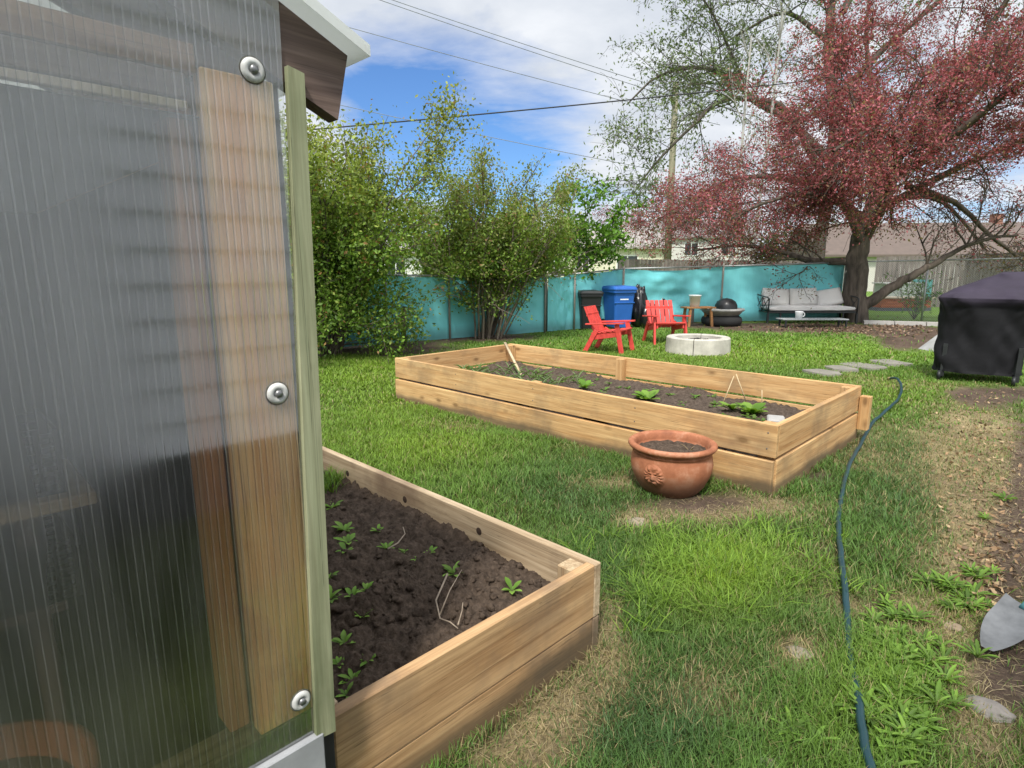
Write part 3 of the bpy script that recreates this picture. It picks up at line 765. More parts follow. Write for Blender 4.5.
for px, py, r_, a in [(400, 598, .12, .085), (372, 612, .08, .05), (425, 572, .08, .06), (340, 520, .15, .03), (480, 570, .09, .05), (520, 575, .06, .03), (385, 525, .12, .02), (440, 640, .1, .03)]:
    p = G(px, py, .22); CLODS.append((p.x, p.y, r_, a))
fx0, fx1, fy0, fy1 = x0+.041, x1-.041, y0+.043, y1-.041
def crumbs(mb, n, fx, fy, hf, s0, s1):
    bm = bmesh.new(); bmesh.ops.create_icosphere(bm, subdivisions=2, radius=1); base = [v_.co.copy() for v_ in bm.verts]; fs = [[v_.index for v_ in f.verts] for f in bm.faces]; bm.free()
    for i in range(n):
        x_, y_ = fx(), fy(); r_ = s0+(s1-s0)*random.random()**3; o_ = Vector((random.random()*50, 0, 0))
        mb.add([Vector((x_, y_, hf(x_, y_)+r_*.25))+Vector((c_.x, c_.y, c_.z*.75))*r_*(1+.7*noise.noise(c_*1.3+o_)+.4*noise.noise(c_*3+o_)) for c_ in base], fs, True)
sm_ = MB(); sm_.grid(lambda u, v_: (lerp(fx0, fx1, u), lerp(fy0, fy1, v_), soil_h(lerp(fx0, fx1, u), lerp(fy0, fy1, v_))), 260, 420)
crumbs(sm_, 420, lambda: random.uniform(fx0+.02, fx1-.02), lambda: random.uniform(fy0+.02, fy0+1.9), soil_h, .003, .016)
crumbs(sm_, 60, lambda: random.gauss(CLODS[0][0], .13), lambda: random.gauss(CLODS[0][1], .13), soil_h, .006, .026)
crumbs(sm_, 220, lambda: random.uniform(fx0+.4, fx1-.02), lambda: random.uniform(fy0+.02, fy0+.7), soil_h, .003, .018)
sm_.build('soil', SOIL, t)
def bedweed(name, p, lab, cat, grp, size=.05, n=7, cols=((.10, .22, .03), (.15, .28, .04)), upright=.5, wid=.35, mat=None):
    """a seedling or leafy plant: curved folded leaves from one base"""
    V = []; Fq = []; cc = []
    for i in range(n):
        a = 2*math.pi*i/n*1.618+random.uniform(-.3, .3); ln = size*random.uniform(.6, 1.25); el = random.uniform(upright*.5, upright*1.4)
        d = Vector((math.cos(a), math.sin(a), 0)); sd_ = Vector((-d.y, d.x, 0)); c = Vector(random.choice(cols))*random.uniform(.75, 1.25)
        base = len(V)
        for j, (tt, ww) in enumerate([(0, .15), (.25, .6), (.55, 1), (.8, .75), (1, .06)]):
            hor = ln*tt*math.cos(el*(1-.5*tt)); ver = ln*tt*math.sin(el)*(1-.35*tt)
            p_ = d*hor+Vector((0, 0, ver)); wv = sd_*ln*wid*ww*.5
            V += [p_-wv+Vector((0, 0, ln*.06*ww)), p_, p_+wv+Vector((0, 0, ln*.06*ww))]
            s_ = .6+.5*tt; cc += [c*s_]*3
        for j in range(4):
            q = base+3*j
            Fq += [(q, q+1, q+4, q+3), (q+1, q+2, q+5, q+4)]
    o = npmesh(name, np.array([tuple(v_) for v_ in V]), np.array(Fq), None, np.array([tuple(c) for c in cc]), mat or LEAF)
    o.location = p
    if lab: tag(o, lab, cat, grp)
    return o
seed_pts = [(348, 538, .05), (346, 552, .045), (330, 594, .045), (352, 590, .04), (366, 592, .03), (386, 545, .035), (344, 640, .04), (352, 668, .035), (346, 684, .028),
            (378, 528, .03), (404, 548, .025), (330, 575, .03), (512, 592, .045), (362, 618, .03), (418, 566, .025), (338, 655, .03), (455, 572, .045), (430, 552, .03), (368, 655, .03), (332, 500, .05), (345, 528, .05)]
for px, py, sz in seed_pts:
    p = G(px, py, .24); p.z = soil_h(p.x, p.y)-.004
    bedweed('weed_seedling', p, 'small bright green weed seedling sprouting from dark soil of the near bed', 'seedling', 'seedlings in the near raised bed', sz*1.3, random.randint(6, 10), ((.17, .33, .04), (.22, .38, .06)), upright=random.uniform(.5, .9))
# grass tuft at the far corner of the near bed
for px, py in [(328, 488), (336, 482), (324, 478)]:
    p = G(px, py, .22); p.z = soil_h(p.x, p.y)-.005
    n = 60; c = palette(n, [(.14, .27, .03), (.19, .30, .04)], [1, 1])
    V, A, B, cc = blades(RNG.normal(0, .03, n), RNG.normal(0, .03, n), np.zeros(n), RNG.uniform(.06, .13, n), np.full(n, .006), c, .8, .8)
    o = npmesh('grass_tuft', V, A, B, cc, GRASSMAT); o.location = p
    tag(o, 'bright green grass tuft growing in the soil against the trim of the greenhouse', 'grass tuft', 'grass tufts in the near bed')
TW = plain('dry_twig', (.30, .24, .18), .8, .3, 30)
def stick(name, pts, r0, r1, lab, cat='twig', grp=None, mat=None):
    o = MB().tube(pts, [lerp(r0, r1, i/(len(pts)-1)) for i in range(len(pts))], 6).build(name, mat or TW); return tag(o, lab, cat, grp)
def sp_(px, py, dz=.01):
    p = G(px, py, .24); p.z = soil_h(p.x, p.y)+dz; return p
stick('root', [sp_(388, 553), sp_(398, 545, .02), sp_(405, 533, .02), sp_(403, 527, .015)], .004, .002, 'thin curved pale root lying on soil near the far board')
stick('root', [sp_(448, 590, .05), sp_(436, 603, .03), sp_(440, 615, .02), sp_(450, 625, .015), sp_(458, 630, .01)], .004, .002, 'bent pale root draped over the largest soil clod')
stick('root', [sp_(440, 612, .03), sp_(450, 600, .05), sp_(462, 580, .06)], .003, .0015, 'thin straight pale root poking up from the soil mound')
stick('root', [sp_(458, 625, .01), sp_(462, 612, .04), sp_(463, 608, .05)], .003, .0015, 'short pale root stub upright near the front board')

# large bed
x0, x1, y0, y1 = BED2; zt = .49
t = thing('large_raised_bed', 'large new pine raised bed with two board courses in the middle of the lawn', 'raised bed', ((x0+x1)/2, (y0+y1)/2, 0))
th = .042
MB().box((x0, y0, .262), (x0+th, y1, zt), .004).build('front_board', WNY, t)
MB().box((x0-.012, y0+.01, -.06), (x0+th-.012, y1-.01, .240), .004).build('front_board', WNY, t)
MB().box((x1-th, y0+.0, .262), (x1, y1, zt), .004).build('back_board', WNY, t)
MB().box((x1-th, y0+.0, -.06), (x1, y1, .240), .004).build('back_board', WNY, t)
MB().box((x0+th+.002, y0, .264), (x1-th-.002, y0+th, zt-.003), .004).build('end_board', WNX, t)
MB().box((x0+th-.010, y0-.004, -.06), (x1-th-.002, y0+th-.004, .242), .004).build('end_board', WNX, t)
MB().box((x0+th+.002, y1-th, .264), (x1-th-.002, y1, zt-.003), .004).build('end_board', WNX, t)
MB().box((x0+th+.002, y1-th, -.06), (x1-th-.002, y1, .242), .004).build('end_board', WNX, t)
for (px_, py_) in [(x0+th+.002, y0+th+.002), (x0+th+.002, y1-th-.092), (x1-th-.092, y0+th+.002), (x1-th-.092, y1-th-.092), (x1-th-.092, (y0+y1)/2+.25), (x0+th+.002, (y0+y1)/2)]:
    MB().box((px_, py_, -.05), (px_+.09, py_+.09, zt-.01), .004).build('post', WNZ, t)
MB().box((x1-.06, y0-.09, .10), (x1+.02, y0-.006, .405), .004).build('brace_block', WNZ, t)
for yy in (y0+.06, y0+1.1, (y0+y1)/2, y1-1.1, y1-.06):
    for zz_ in (.32, .43): MB().lathe([(0, .0015), (.005, .0015), (.006, 0)], (x0-.0003, yy, zz_), 8, Matrix.Rotation(R(-90), 4, 'Y')).build('screw_head', plain('screw_steel', (.12, .11, .10), .5, .1), t)
def soil2(x, y): return .215+.05*noise.fractal(Vector((x*2.2, y*2.2, 9)), 1.0, 2.0, 4)+.04*abs(noise.noise(Vector((x*12, y*12, 3))))+.02*abs(noise.noise(Vector((x*30, y*30, 3))))
MB().grid(lambda u, v_: (lerp(x0+th, x1-th, u), lerp(y0+th, y1-th, v_), soil2(lerp(x0+th, x1-th, u), lerp(y0+th, y1-th, v_))), 140, 300).build('soil', soilmat('bed_compost', (.035, .026, .02), (.17, .13, .10), 24), t)
def on2(px, py):
    p = G(px, py, .26); p.z = soil2(p.x, p.y); return p
for px, py, lab in [(648, 396, 'leafy lettuce clump in the middle of the large bed'), (752, 411, 'broad lettuce clump at the right end of the large bed'), (732, 409, 'smaller lettuce beside thin sticks in the large bed'), (585, 388, 'low lettuce left of the bed centre post')]:
    big = px in (648, 752)
    bedweed('lettuce', on2(px, py), lab, 'lettuce', 'lettuces in the large bed', .16 if big else .12, 18 if big else 12, ((.13, .26, .03), (.19, .32, .05)), .7, .5)
for i in range(46):
    yy = random.uniform(3.9, 5.65); xx = random.uniform(4.2, 5.3)
    o = bedweed('garlic_shoot', Vector((xx, yy, soil2(xx, yy))), 'slim green garlic shoot in rows at the far left of the large bed', 'shoot', 'garlic shoots in the large bed', .2, 4, ((.12, .20, .06), (.16, .24, .09)), 1.25, .08)
for i in range(44):
    yy = random.uniform(1.6, 5.2); xx = random.uniform(4.8, 5.6)
    bedweed('bed_sprout', Vector((xx, yy, soil2(xx, yy))), 'tiny green sprout scattered over the compost of the large bed', 'sprout', 'sprouts in the large bed', .06, 6, ((.10, .20, .03), (.15, .25, .05)), .6, .4)
p = Vector(on2(521, 372)); q = G(505, 343, .52)
MB_ = MB().tube([p, q], [.02, .02], 4).build('leaning_stake', wood('stake_wood', 'Z', S(222, 205, 175), S(190, 165, 125))); tag(MB_, 'pale wooden stake leaning on the far corner of the large bed', 'stake')
for (a, b, lab) in [((722, 402), (734, 376), 'tallest thin stick tied into a little frame in the large bed'), ((748, 403), (736, 374), 'thin stick leaning left against another in the large bed'), ((762, 405), (762, 390), 'short upright thin stick by the right lettuce')]:
    p = on2(*a); d = depth(p); q = D(b[0], b[1], d); stick('thin_stick', [p, q], .006, .005, lab, 'stick', None, plain('bamboo', (.5, .38, .22), .7))
p = on2(776, 419); t2 = MB().box((-.1, -.07, -.02), (.1, .07, .045), .01, Matrix.Translation(p) @ Matrix.Rotation(.4, 4, 'Z')).build('paving_block', plain('grey_block', (.36, .35, .33), .9, .2)); tag(t2, 'grey paving block lying on soil inside the right corner of the large bed', 'block')

# ------------------------------------------------------------------ terracotta pot
pc = Vector((3.565, 1.955, 0)); t = thing('terracotta_pot', 'round terracotta pot of dry soil with lion head relief beside large bed', 'plant pot', pc)
m, nt, out = newmat('terracotta')
v = coords(nt); n = noise_tex(nt, v, 7, 7, .65); n2 = noise_tex(nt, v, 60, 4)
c = ramp(nt, n, [(.28, S(126, 78, 55)), (.52, S(162, 104, 74)), (.76, S(198, 152, 124))])
sp = nt.nodes.new('ShaderNodeSeparateXYZ'); L(nt, v, sp.inputs[0])
c = mixc(nt, math_(nt, 'MULTIPLY', ramp(nt, math_(nt, 'ADD', sp.outputs[2], math_(nt, 'MULTIPLY', n, -.15)), [(0, (1, 1, 1)), (.1, (0, 0, 0))]), .6), c, (.08, .06, .045))
bsdf(nt, out, c, .7, bump(nt, n2, .12, .003), 0, .3); TC = m
prof = [(.0, -.01), (.17, -.01), (.185, .0), (.225, .05), (.262, .13), (.272, .19), (.262, .25), (.256, .262), (.262, .266), (.262, .274), (.256, .278), (.262, .288), (.285, .296), (.293, .308), (.290, .322), (.278, .33), (.258, .328), (.246, .315), (.242, .28), (.24, .25), (.0, .25)]
MB().lathe([(r_*1.02, z_*1.05) for r_, z_ in prof], pc, 64).build('body', TC, t)
MB().grid(lambda u, v_: tuple(pc+Vector((math.cos(u*6.2832)*v_*.243, math.sin(u*6.2832)*v_*.243, .278+.018*noise.fractal(Vector((math.cos(u*6.2832)*v_*4, math.sin(u*6.2832)*v_*4, 3)), 1, 2, 5)+.01*noise.noise(Vector((math.cos(u*6.28)*v_*18, math.sin(u*6.28)*v_*18, 8)))))), 70, 26).build('soil', SOIL, t)
# relief
ang = math.atan2(-pc.y, -pc.x)+R(-24)
lm = MB(); c0 = pc+Vector((math.cos(ang)*.268, math.sin(ang)*.268, .16)); fx = Vector((-math.sin(ang), math.cos(ang), 0)); fo = Vector((math.cos(ang), math.sin(ang), 0)); UPV = Vector((0, 0, 1))
def blob(cx, cz, rx, rz, ry):
    def fn(u, v_):
        a = u*2*math.pi; e = v_*math.pi/2; q = math.cos(e)
        return c0+fx*(cx+rx*q*math.cos(a))+UPV*(cz+rz*q*math.sin(a))+fo*(ry*math.sin(e))-fo*.010
    lm.grid(fn, 18, 7)
g2 = lambda x_, z_, cx, cz, rx, rz_: math.exp(-((x_-cx)/rx)**2-((z_-cz)/rz_)**2)
def lionf(u, v_):
    a = u*2*math.pi; r_ = v_*.082; x_, z_ = r_*math.cos(a), r_*math.sin(a)*1.08
    mane = math.exp(-((r_-.052)/.017)**2)*(.011+.0035*math.cos(13*a+3*math.sin(2*a))+.004*noise.noise(Vector((x_*60, z_*60, 1))))
    h = mane+.012*g2(x_, z_, 0, 0, .035, .04)+.012*g2(x_, z_, 0, -.008, .010, .018)+.008*g2(x_, z_, 0, -.022, .020, .010)-.006*g2(x_, z_, 0, -.036, .014, .004)+.006*g2(x_, z_, 0, -.044, .014, .007)
    h += .005*(g2(x_, z_, -.02, .020, .013, .005)+g2(x_, z_, .02, .020, .013, .005))-.007*(g2(x_, z_, -.018, .009, .007, .005)+g2(x_, z_, .018, .009, .007, .005))
    h *= min(1, (1-v_)*6)
    # wrap on the bulging wall of the pot
    zz_ = .165+z_; rb = np.interp(zz_, [.05, .13, .2, .27], [.2295, .268, .2774, .266])
    aa = ang+x_/rb; rr_ = rb+h-.0015
    return pc+Vector((math.cos(aa)*rr_, math.sin(aa)*rr_, zz_))
lm = MB().grid(lionf, 90, 40)
lm.build('lion_relief', TC, t)
fc_ = [bedweed('dry_stem', pc+Vector((.12, -.1, .265)), None, None, None, .07, 5, ((.30, .22, .13),), 1.0, .1)]
fc_[0].parent = t; fc_[0].location = (.1, -.08, .262)

# ------------------------------------------------------------------ hose
HOSE = plain('hose_rubber', S(20, 56, 62), .40, .15, 3, 0, .1, 60, .5)
hp = [(872, 790), (862, 745), (856, 700), (850, 655), (845, 610), (840, 560), (838, 525), (842, 495), (848, 472), (858, 452), (866, 436), (872, 426), (884, 416), (896, 404), (901, 394), (897, 386), (889, 382)]
pts = [G(*q) for q in hp]; sm = []
for i in range(len(pts)-1):
    p0 = pts[max(i-1, 0)]; p1 = pts[i]; p2 = pts[i+1]; p3 = pts[min(i+2, len(pts)-1)]
    for k_ in range(8):
        tt = k_/8; p = 0.5*((2*p1)+(p2-p0)*tt+(2*p0-5*p1+4*p2-p3)*tt*tt+(3*p1-p0-3*p2+p3)*tt**3)
        p.z = gz(p.x, p.y)+.030+.012*math.sin(i*1.7+tt); p.x += .006*math.sin(i*3+tt*6); sm.append(p)
for i, p in enumerate(sm):
    if i > len(sm)-22: p.z += .05*math.sin(math.pi*min(1, (i-len(sm)+22)/22))
p = sm[-1]
MBh = MB().tube(sm, .0145, 10)
ht = thing('garden_hose', 'dark teal garden hose snaking across the lawn past the large bed', 'hose', sm[0])
MBh.build('tube', HOSE, ht)
MB().tube([sm[-1], sm[-1]+(sm[-1]-sm[-2]).normalized()*.07], .02, 10).build('coupling', plain('brass', (.5, .4, .2), .4, .1, 5, .8), ht)

# ------------------------------------------------------------------ greenhouse
POLY, nt, out = newmat('twin_wall_polycarbonate')
v = coords(nt, geo=True); sp = nt.nodes.new('ShaderNodeSeparateXYZ'); L(nt, v, sp.inputs[0])
ribu = math_(nt, 'ADD', sp.outputs[0], sp.outputs[1])      # rib coordinate works for walls along either axis
fr = math_(nt, 'FRACT', math_(nt, 'DIVIDE', ribu, .0135))
tri = math_(nt, 'ABSOLUTE', math_(nt, 'SUBTRACT', fr, .5))
rv = noise_tex(nt, coords(nt, (31, 31, .9), geo=True), 1.0, 3, .6)
rib = math_(nt, 'MULTIPLY', ramp(nt, tri, [(.40, (0, 0, 0)), (.47, (1, 1, 1))]), ramp(nt, rv, [(.35, (.25, .25, .25)), (.7, (1.3, 1.3, 1.3))]))
ribd = ramp(nt, math_(nt, 'ABSOLUTE', math_(nt, 'SUBTRACT', fr, .82)), [(.03, (1, 1, 1)), (.09, (0, 0, 0))])
dirt = ramp(nt, noise_tex(nt, coords(nt, (9, 9, 1.0), geo=True), 1, 7, .7), [(.38, (.1, .1, .1)), (.7, (1, 1, 1))])
wv = noise_tex(nt, coords(nt, (3, 3, .8), geo=True), 1.0, 3)
bp = N(nt, 'ShaderNodeBump', Strength=.25, Distance=.002); L(nt, math_(nt, 'ADD', math_(nt, 'MULTIPLY', rib, .4), wv), bp.inputs['Height'])
tr = N(nt, 'ShaderNodeBsdfTransparent'); L(nt, mixc(nt, ribd, (.99, 1.0, .97), (.50, .52, .52)), tr.inputs[0])
rf = N(nt, 'ShaderNodeBsdfRefraction', Roughness=.32, IOR=1.08); rf.inputs[0].default_value = (.80, .83, .80, 1)
m1 = nt.nodes.new('ShaderNodeMixShader'); m1.inputs[0].default_value = .10; L(nt, tr.outputs[0], m1.inputs[1]); L(nt, rf.outputs[0], m1.inputs[2])
df = nt.nodes.new('ShaderNodeBsdfDiffuse'); df.inputs[0].default_value = (.55, .56, .55, 1)
tl = nt.nodes.new('ShaderNodeBsdfTranslucent'); tl.inputs[0].default_value = (.55, .56, .55, 1)
m2 = nt.nodes.new('ShaderNodeMixShader'); m2.inputs[0].default_value = .5; L(nt, df.outputs[0], m2.inputs[1]); L(nt, tl.outputs[0], m2.inputs[2])
m3 = nt.nodes.new('ShaderNodeMixShader'); L(nt, math_(nt, 'ADD', math_(nt, 'MULTIPLY', rib, .22), math_(nt, 'ADD', .0, math_(nt, 'MULTIPLY', dirt, .18))), m3.inputs[0])
L(nt, m1.outputs[0], m3.inputs[1]); L(nt, m2.outputs[0], m3.inputs[2])
gl = N(nt, 'ShaderNodeBsdfGlossy')
scuff = math_(nt, 'ADD', sp.outputs[0], math_(nt, 'MULTIPLY', wv, .25))
L(nt, ramp(nt, scuff, [(.20, (.30, .30, .30)), (.42, (.06, .06, .06))]), gl.inputs['Roughness']); gl.inputs[0].default_value = (1, 1, 1, 1); L(nt, bp.outputs[0], gl.inputs['Normal'])
lw = N(nt, 'ShaderNodeLayerWeight', Blend=.35)
m4 = nt.nodes.new('ShaderNodeMixShader'); L(nt, math_(nt, 'ADD', math_(nt, 'MULTIPLY', lw.outputs['Fresnel'], .5), .29), m4.inputs[0])
L(nt, m3.outputs[0], m4.inputs[1]); L(nt, gl.outputs[0], m4.inputs[2]); L(nt, m4.outputs[0], out.inputs[0])
ROOFM, nt, out = newmat('white_roof_sheet')
d_ = nt.nodes.new('ShaderNodeBsdfDiffuse'); d_.inputs[0].default_value = (.75, .77, .75, 1); tl = nt.nodes.new('ShaderNodeBsdfTranslucent'); tl.inputs[0].default_value = (.8, .82, .8, 1)
mx = nt.nodes.new('ShaderNodeMixShader'); mx.inputs[0].default_value = .5; L(nt, d_.outputs[0], mx.inputs[1]); L(nt, tl.outputs[0], mx.inputs[2]); L(nt, mx.outputs[0], out.inputs[0])

SHADE, nt, out = newmat('added_shade_sheet')
d_ = nt.nodes.new('ShaderNodeBsdfDiffuse'); d_.inputs[0].default_value = (.2, .21, .22, 1); tl = nt.nodes.new('ShaderNodeBsdfTranslucent'); tl.inputs[0].default_value = (.42, .44, .46, 1)
mx = nt.nodes.new('ShaderNodeMixShader'); mx.inputs[0].default_value = .6; L(nt, d_.outputs[0], mx.inputs[1]); L(nt, tl.outputs[0], mx.inputs[2]); L(nt, mx.outputs[0], out.inputs[0])
gx0, gx1, gy0, gy1 = -1.75, .575, 1.20, 3.85
gh = thing('greenhouse', 'homemade greenhouse with ribbed clear plastic walls on a wooden frame', 'greenhouse', ((gx0+gx1)/2, (gy0+gy1)/2, 0))
WG = lambda ax: wood('frame_lumber_'+ax.lower(), ax, S(255, 226, 176), S(246, 188, 122), S(176, 92, 44), 1.1)
WD = lambda ax: wood('dark_lumber_'+ax.lower(), ax, S(138, 118, 108), S(84, 70, 66), S(76, 66, 64), .5)
RX = -.5875; SL = .44
def rz(x): return 2.017+SL*(.577-x) if x > RX else 2.017+SL*(.577-RX)-SL*(RX-x)
zb = .415
def wallpanel(pts, n): return MB().add(pts, [tuple(range(len(pts)))])
DKW = plain('dim_interior', (.045, .060, .036), .9, .35, 2)  # interior gloom put into the colour of the side and rear walls
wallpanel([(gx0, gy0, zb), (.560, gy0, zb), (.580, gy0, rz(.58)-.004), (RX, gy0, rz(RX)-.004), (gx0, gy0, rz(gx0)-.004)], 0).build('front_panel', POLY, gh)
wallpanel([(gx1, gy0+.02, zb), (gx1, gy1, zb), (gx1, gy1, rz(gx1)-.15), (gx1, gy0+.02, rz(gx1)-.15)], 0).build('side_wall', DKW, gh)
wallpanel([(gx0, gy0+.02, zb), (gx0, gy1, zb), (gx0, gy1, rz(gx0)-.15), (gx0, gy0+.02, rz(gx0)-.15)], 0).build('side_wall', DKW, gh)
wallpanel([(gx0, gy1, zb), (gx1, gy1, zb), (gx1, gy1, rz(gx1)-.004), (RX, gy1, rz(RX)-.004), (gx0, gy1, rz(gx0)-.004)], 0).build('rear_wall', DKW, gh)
# roof sheets
for sgn, xa, xb in ((1, RX, .752), (-1, RX, gx0-.2)):
    za, zb_ = rz(RX), 2.017+SL*(.577-RX)-SL*abs(xb-RX)
    o = MB(); q = [(xa, 1.155, za), (xb, 1.155, zb_), (xb, gy1+.1, zb_), (xa, gy1+.1, za)]
    o.hexa(q+[(x_, y_, z_+.022) for x_, y_, z_ in q]); o.build('roof_panel', ROOFM, gh)
def rafter(y_a, y_b, xe, dep, xs=RX, name='rafter', m=None, sgn=1):
    q = []
    za, ze = rz(RX)-.003, rz(RX)-SL*(xe-RX)-.003
    zs = rz(RX)-SL*(xs-RX)-.003
    lo = [(xs, y_a, zs-dep), (xe-.03, y_a, ze-dep+.013), (xe-.03, y_b, ze-dep+.013), (xs, y_b, zs-dep)]
    hi = [(xs, y_a, zs), (xe, y_a, ze), (xe, y_b, ze), (xs, y_b, zs)]
    if sgn < 0: lo = [(2*RX-a, b, c_) for a, b, c_ in lo]; hi = [(2*RX-a, b, c_) for a, b, c_ in hi]
    return MB().hexa(lo+hi).build(name, m or WD('X'), gh)
rafter(1.206, 1.246, .728, .146)
rafter(1.250, 1.285, .565, .235, RX, 'gable_board')
MB().box((gx0+.01, 1.228, 1.776), (gx1-.066, gy1-.02, 1.778)).build('added_shade_sheet', SHADE, gh)  # added sheet, hides the bright roof so the interior stays dim
MB().box((gx1-.085, 1.42, .0), (gx1-.07, gy1-.03, 1.764)).build('added_dark_screen', DKW, gh)  # added dark sheet in front of the side posts to keep the inside dark
rafter(1.206, 1.246, .735, .130, RX, 'rafter', None, -1)
for yy in (2.1, 3.0, 3.8): rafter(yy, yy+.04, .735, .13); rafter(yy, yy+.04, .735, .13, RX, 'rafter', None, -1)
MB().box((RX-.02, 1.29, rz(RX)-.16), (RX+.02, gy1, rz(RX)-.01)).build('ridge_beam', WD('Y'), gh)
# header, posts, plates
MB().box((gx0, 1.2055, 1.845), (.42, 1.243, 1.895), .003).build('header', wood('header_lumber', 'X', S(190, 150, 110), S(120, 78, 56), S(90, 60, 50), .6), gh)
MB().box((gx0, 1.2055, 1.80), (.40, 1.225, 1.843), .003).build('header', WD('X'), gh)
MB().box((gx0, 1.207, 1.782), (.40, 1.225, 1.797), .002).build('batten', plain('pale_batten', (.6, .52, .42), .8), gh)
MB().box((.425, 1.2045, zb+.06), (.560, 1.243, 1.86), .003).build('post', WG('Z'), gh)
MB().box((.427, 1.246, zb+.06), (.560, 1.40, 1.85), .003).build('post', wood('post_lumber', 'Z', S(150, 112, 80), S(104, 72, 48), S(80, 56, 42), .5), gh)
MB().box((.380, 1.26, zb+.06), (.4235, 1.34, 1.80), .003).build('stop_strip', wood('stop_lumber', 'Z', S(214, 164, 116), S(170, 116, 74), S(140, 86, 50), .6), gh)
MB().box((gx0, 1.2045, zb), (.562, 1.29, zb+.058), .003).build('bottom_plate', wood('plate_lumber', 'X', S(120, 112, 88), S(80, 70, 52), S(60, 56, 40), .5), gh)
MB().box((gx0, 1.185, -.05), (.562, 1.225, zb-.006), .003).build('base_board', plain('grey_base_board', S(150, 152, 154), .7, .2, 5), gh)
for yy in (2.1, 3.0, 3.78):
    MB().box((gx1-.06, yy, 0), (gx1-.01, yy+.08, rz(gx1)-.16), .003).build('post', WG('Z'), gh); MB().box((gx0+.01, yy, 0), (gx0+.06, yy+.08, rz(gx0)-.16), .003).build('post', WG('Z'), gh)
MB().box((gx1-.06, 1.41, zb), (gx1-.012, gy1-.02, zb+.06), .003).build('bottom_plate', WG('Y'), gh)
MB().box((gx1-.06, 1.41, 1.80), (gx1-.012, gy1-.02, 1.86), .003).build('top_plate', WG('Y'), gh)
MB().box((gx1-.05, 1.23, -.05), (gx1+.0, gy1, zb-.006), .003).build('base_board', plain('grey_base_board', (.3, .3, .3)), gh)
MB().box((gx0, 1.23, -.05), (gx0+.04, gy1, zb-.006), .003).build('base_board', plain('grey_base_board', (.3, .3, .3)), gh)
MB().box((gx0+.045, gy1-.04, -.05), (gx1-.055, gy1, zb-.006), .003).build('base_board', plain('grey_base_board', (.3, .3, .3)), gh)
# corner trim (leans a little)
m = wood('green_treated_strip', 'Z', S(178, 180, 148), S(124, 130, 98), S(100, 108, 78), .7, knots=False)
MB().hexa([(.545, 1.188, .398), (.594, 1.188, .392), (.594, 1.204, .392), (.545, 1.204, .398), (.584, 1.188, 1.893), (.618, 1.188, 1.885), (.618, 1.204, 1.885), (.584, 1.204, 1.893)]).build('corner_trim', m, gh)
MB().box((.563, 1.21, -.03), (.60, 1.30, .40), .002).build('gap_shade_strip', plain('dark_gap', (.03, .028, .025), .9), gh)  # dark strip standing in for the shade in the corner gap
for zz_ in (1.872, 1.246, .515):
    sc_ = MB().lathe([(0, .004), (.010, .004), (.012, .007), (.019, .006), (.0225, .0015), (.0225, -.001), (.0255, -.001), (.0255, -.003)], (.519, 1.199, zz_), 24, Matrix.Rotation(R(90), 4, 'X')).build('washer', plain('white_washer', (.50, .50, .48), .5, .25, 40), gh)
    MB().lathe([(0, .006), (.008, .006), (.009, 0)], (.519, 1.1945, zz_), 6, Matrix.Rotation(R(90), 4, 'X')).build('screw_head', plain('zinc_screw', (.25, .25, .25), .4, .2, 30, .7), sc_)
# contents: shelf with plastic trays, pots
fl = MB().box((gx0+.05, 1.24, .0), (gx1-.06, gy1-.05, .02)).build('floor_slab', plain('earth_floor', (.05, .045, .035), .95), gh)
sh = thing('potting_bench', 'wooden potting bench with a tan plank top inside the greenhouse', 'bench', (-.6, 1.75, .02))
MB().box((-1.6, 1.60, .965), (.25, 1.95, .995), .004).build('plank', wood('bench_plank', 'X', S(214, 188, 150), S(178, 146, 104)), sh)
for xx in (-1.55, .10): 
    for yy in (1.65, 1.90): MB().box((xx, yy, .02), (xx+.04, yy+.04, .963), .003).build('leg', WD('Z'), sh)
BLK = plain('black_plastic', (.018, .02, .02), .45, .2, 8)
def tray(x, y, z, lab):
    o = MB()
    for k_ in range(7): o.box((x, y, z+k_*.022), (x+.5, y+.006, z+k_*.022+.010)); o.box((x, y+.27, z+k_*.022), (x+.5, y+.276, z+k_*.022+.010))
    for k_ in range(15): o.box((x+k_*.035, y-.002, z), (x+k_*.035+.008, y+.0, z+.15))
    o.box((x, y, z), (x+.5, y+.276, z+.004))
    o.box((x, y, z), (x+.006, y+.276, z+.15)); o.box((x+.494, y, z), (x+.5, y+.276, z+.15))
    tag(o.build('plastic_crate', BLK), lab, 'crate')
tray(-.30, 1.64, .997, 'black mesh plastic crate on the tan bench inside the greenhouse'); 
MB().box((-1.6, 1.62, .72), (.17, 1.95, .74), .003).build('lower_shelf', WD('X'), sh)
tray(-.30, 1.63, .742, 'black mesh plastic crate on the shelf under the tan bench')
pt_ = thing('inner_pot', 'large terracotta pot on the floor inside the greenhouse', 'plant pot', (-.08, 1.50, .02))
MB().lathe([(0, 0), (.16, 0), (.22, .34), (.25, .35), (.25, .42), (.225, .425), (.21, .34), (0, .33)], (-.08, 1.50, .02), 40).build('body', TC, pt_)
MB().lathe([(0, .36), (.212, .35)], (-.08, 1.50, .02), 30).build('soil', SOIL, pt_)

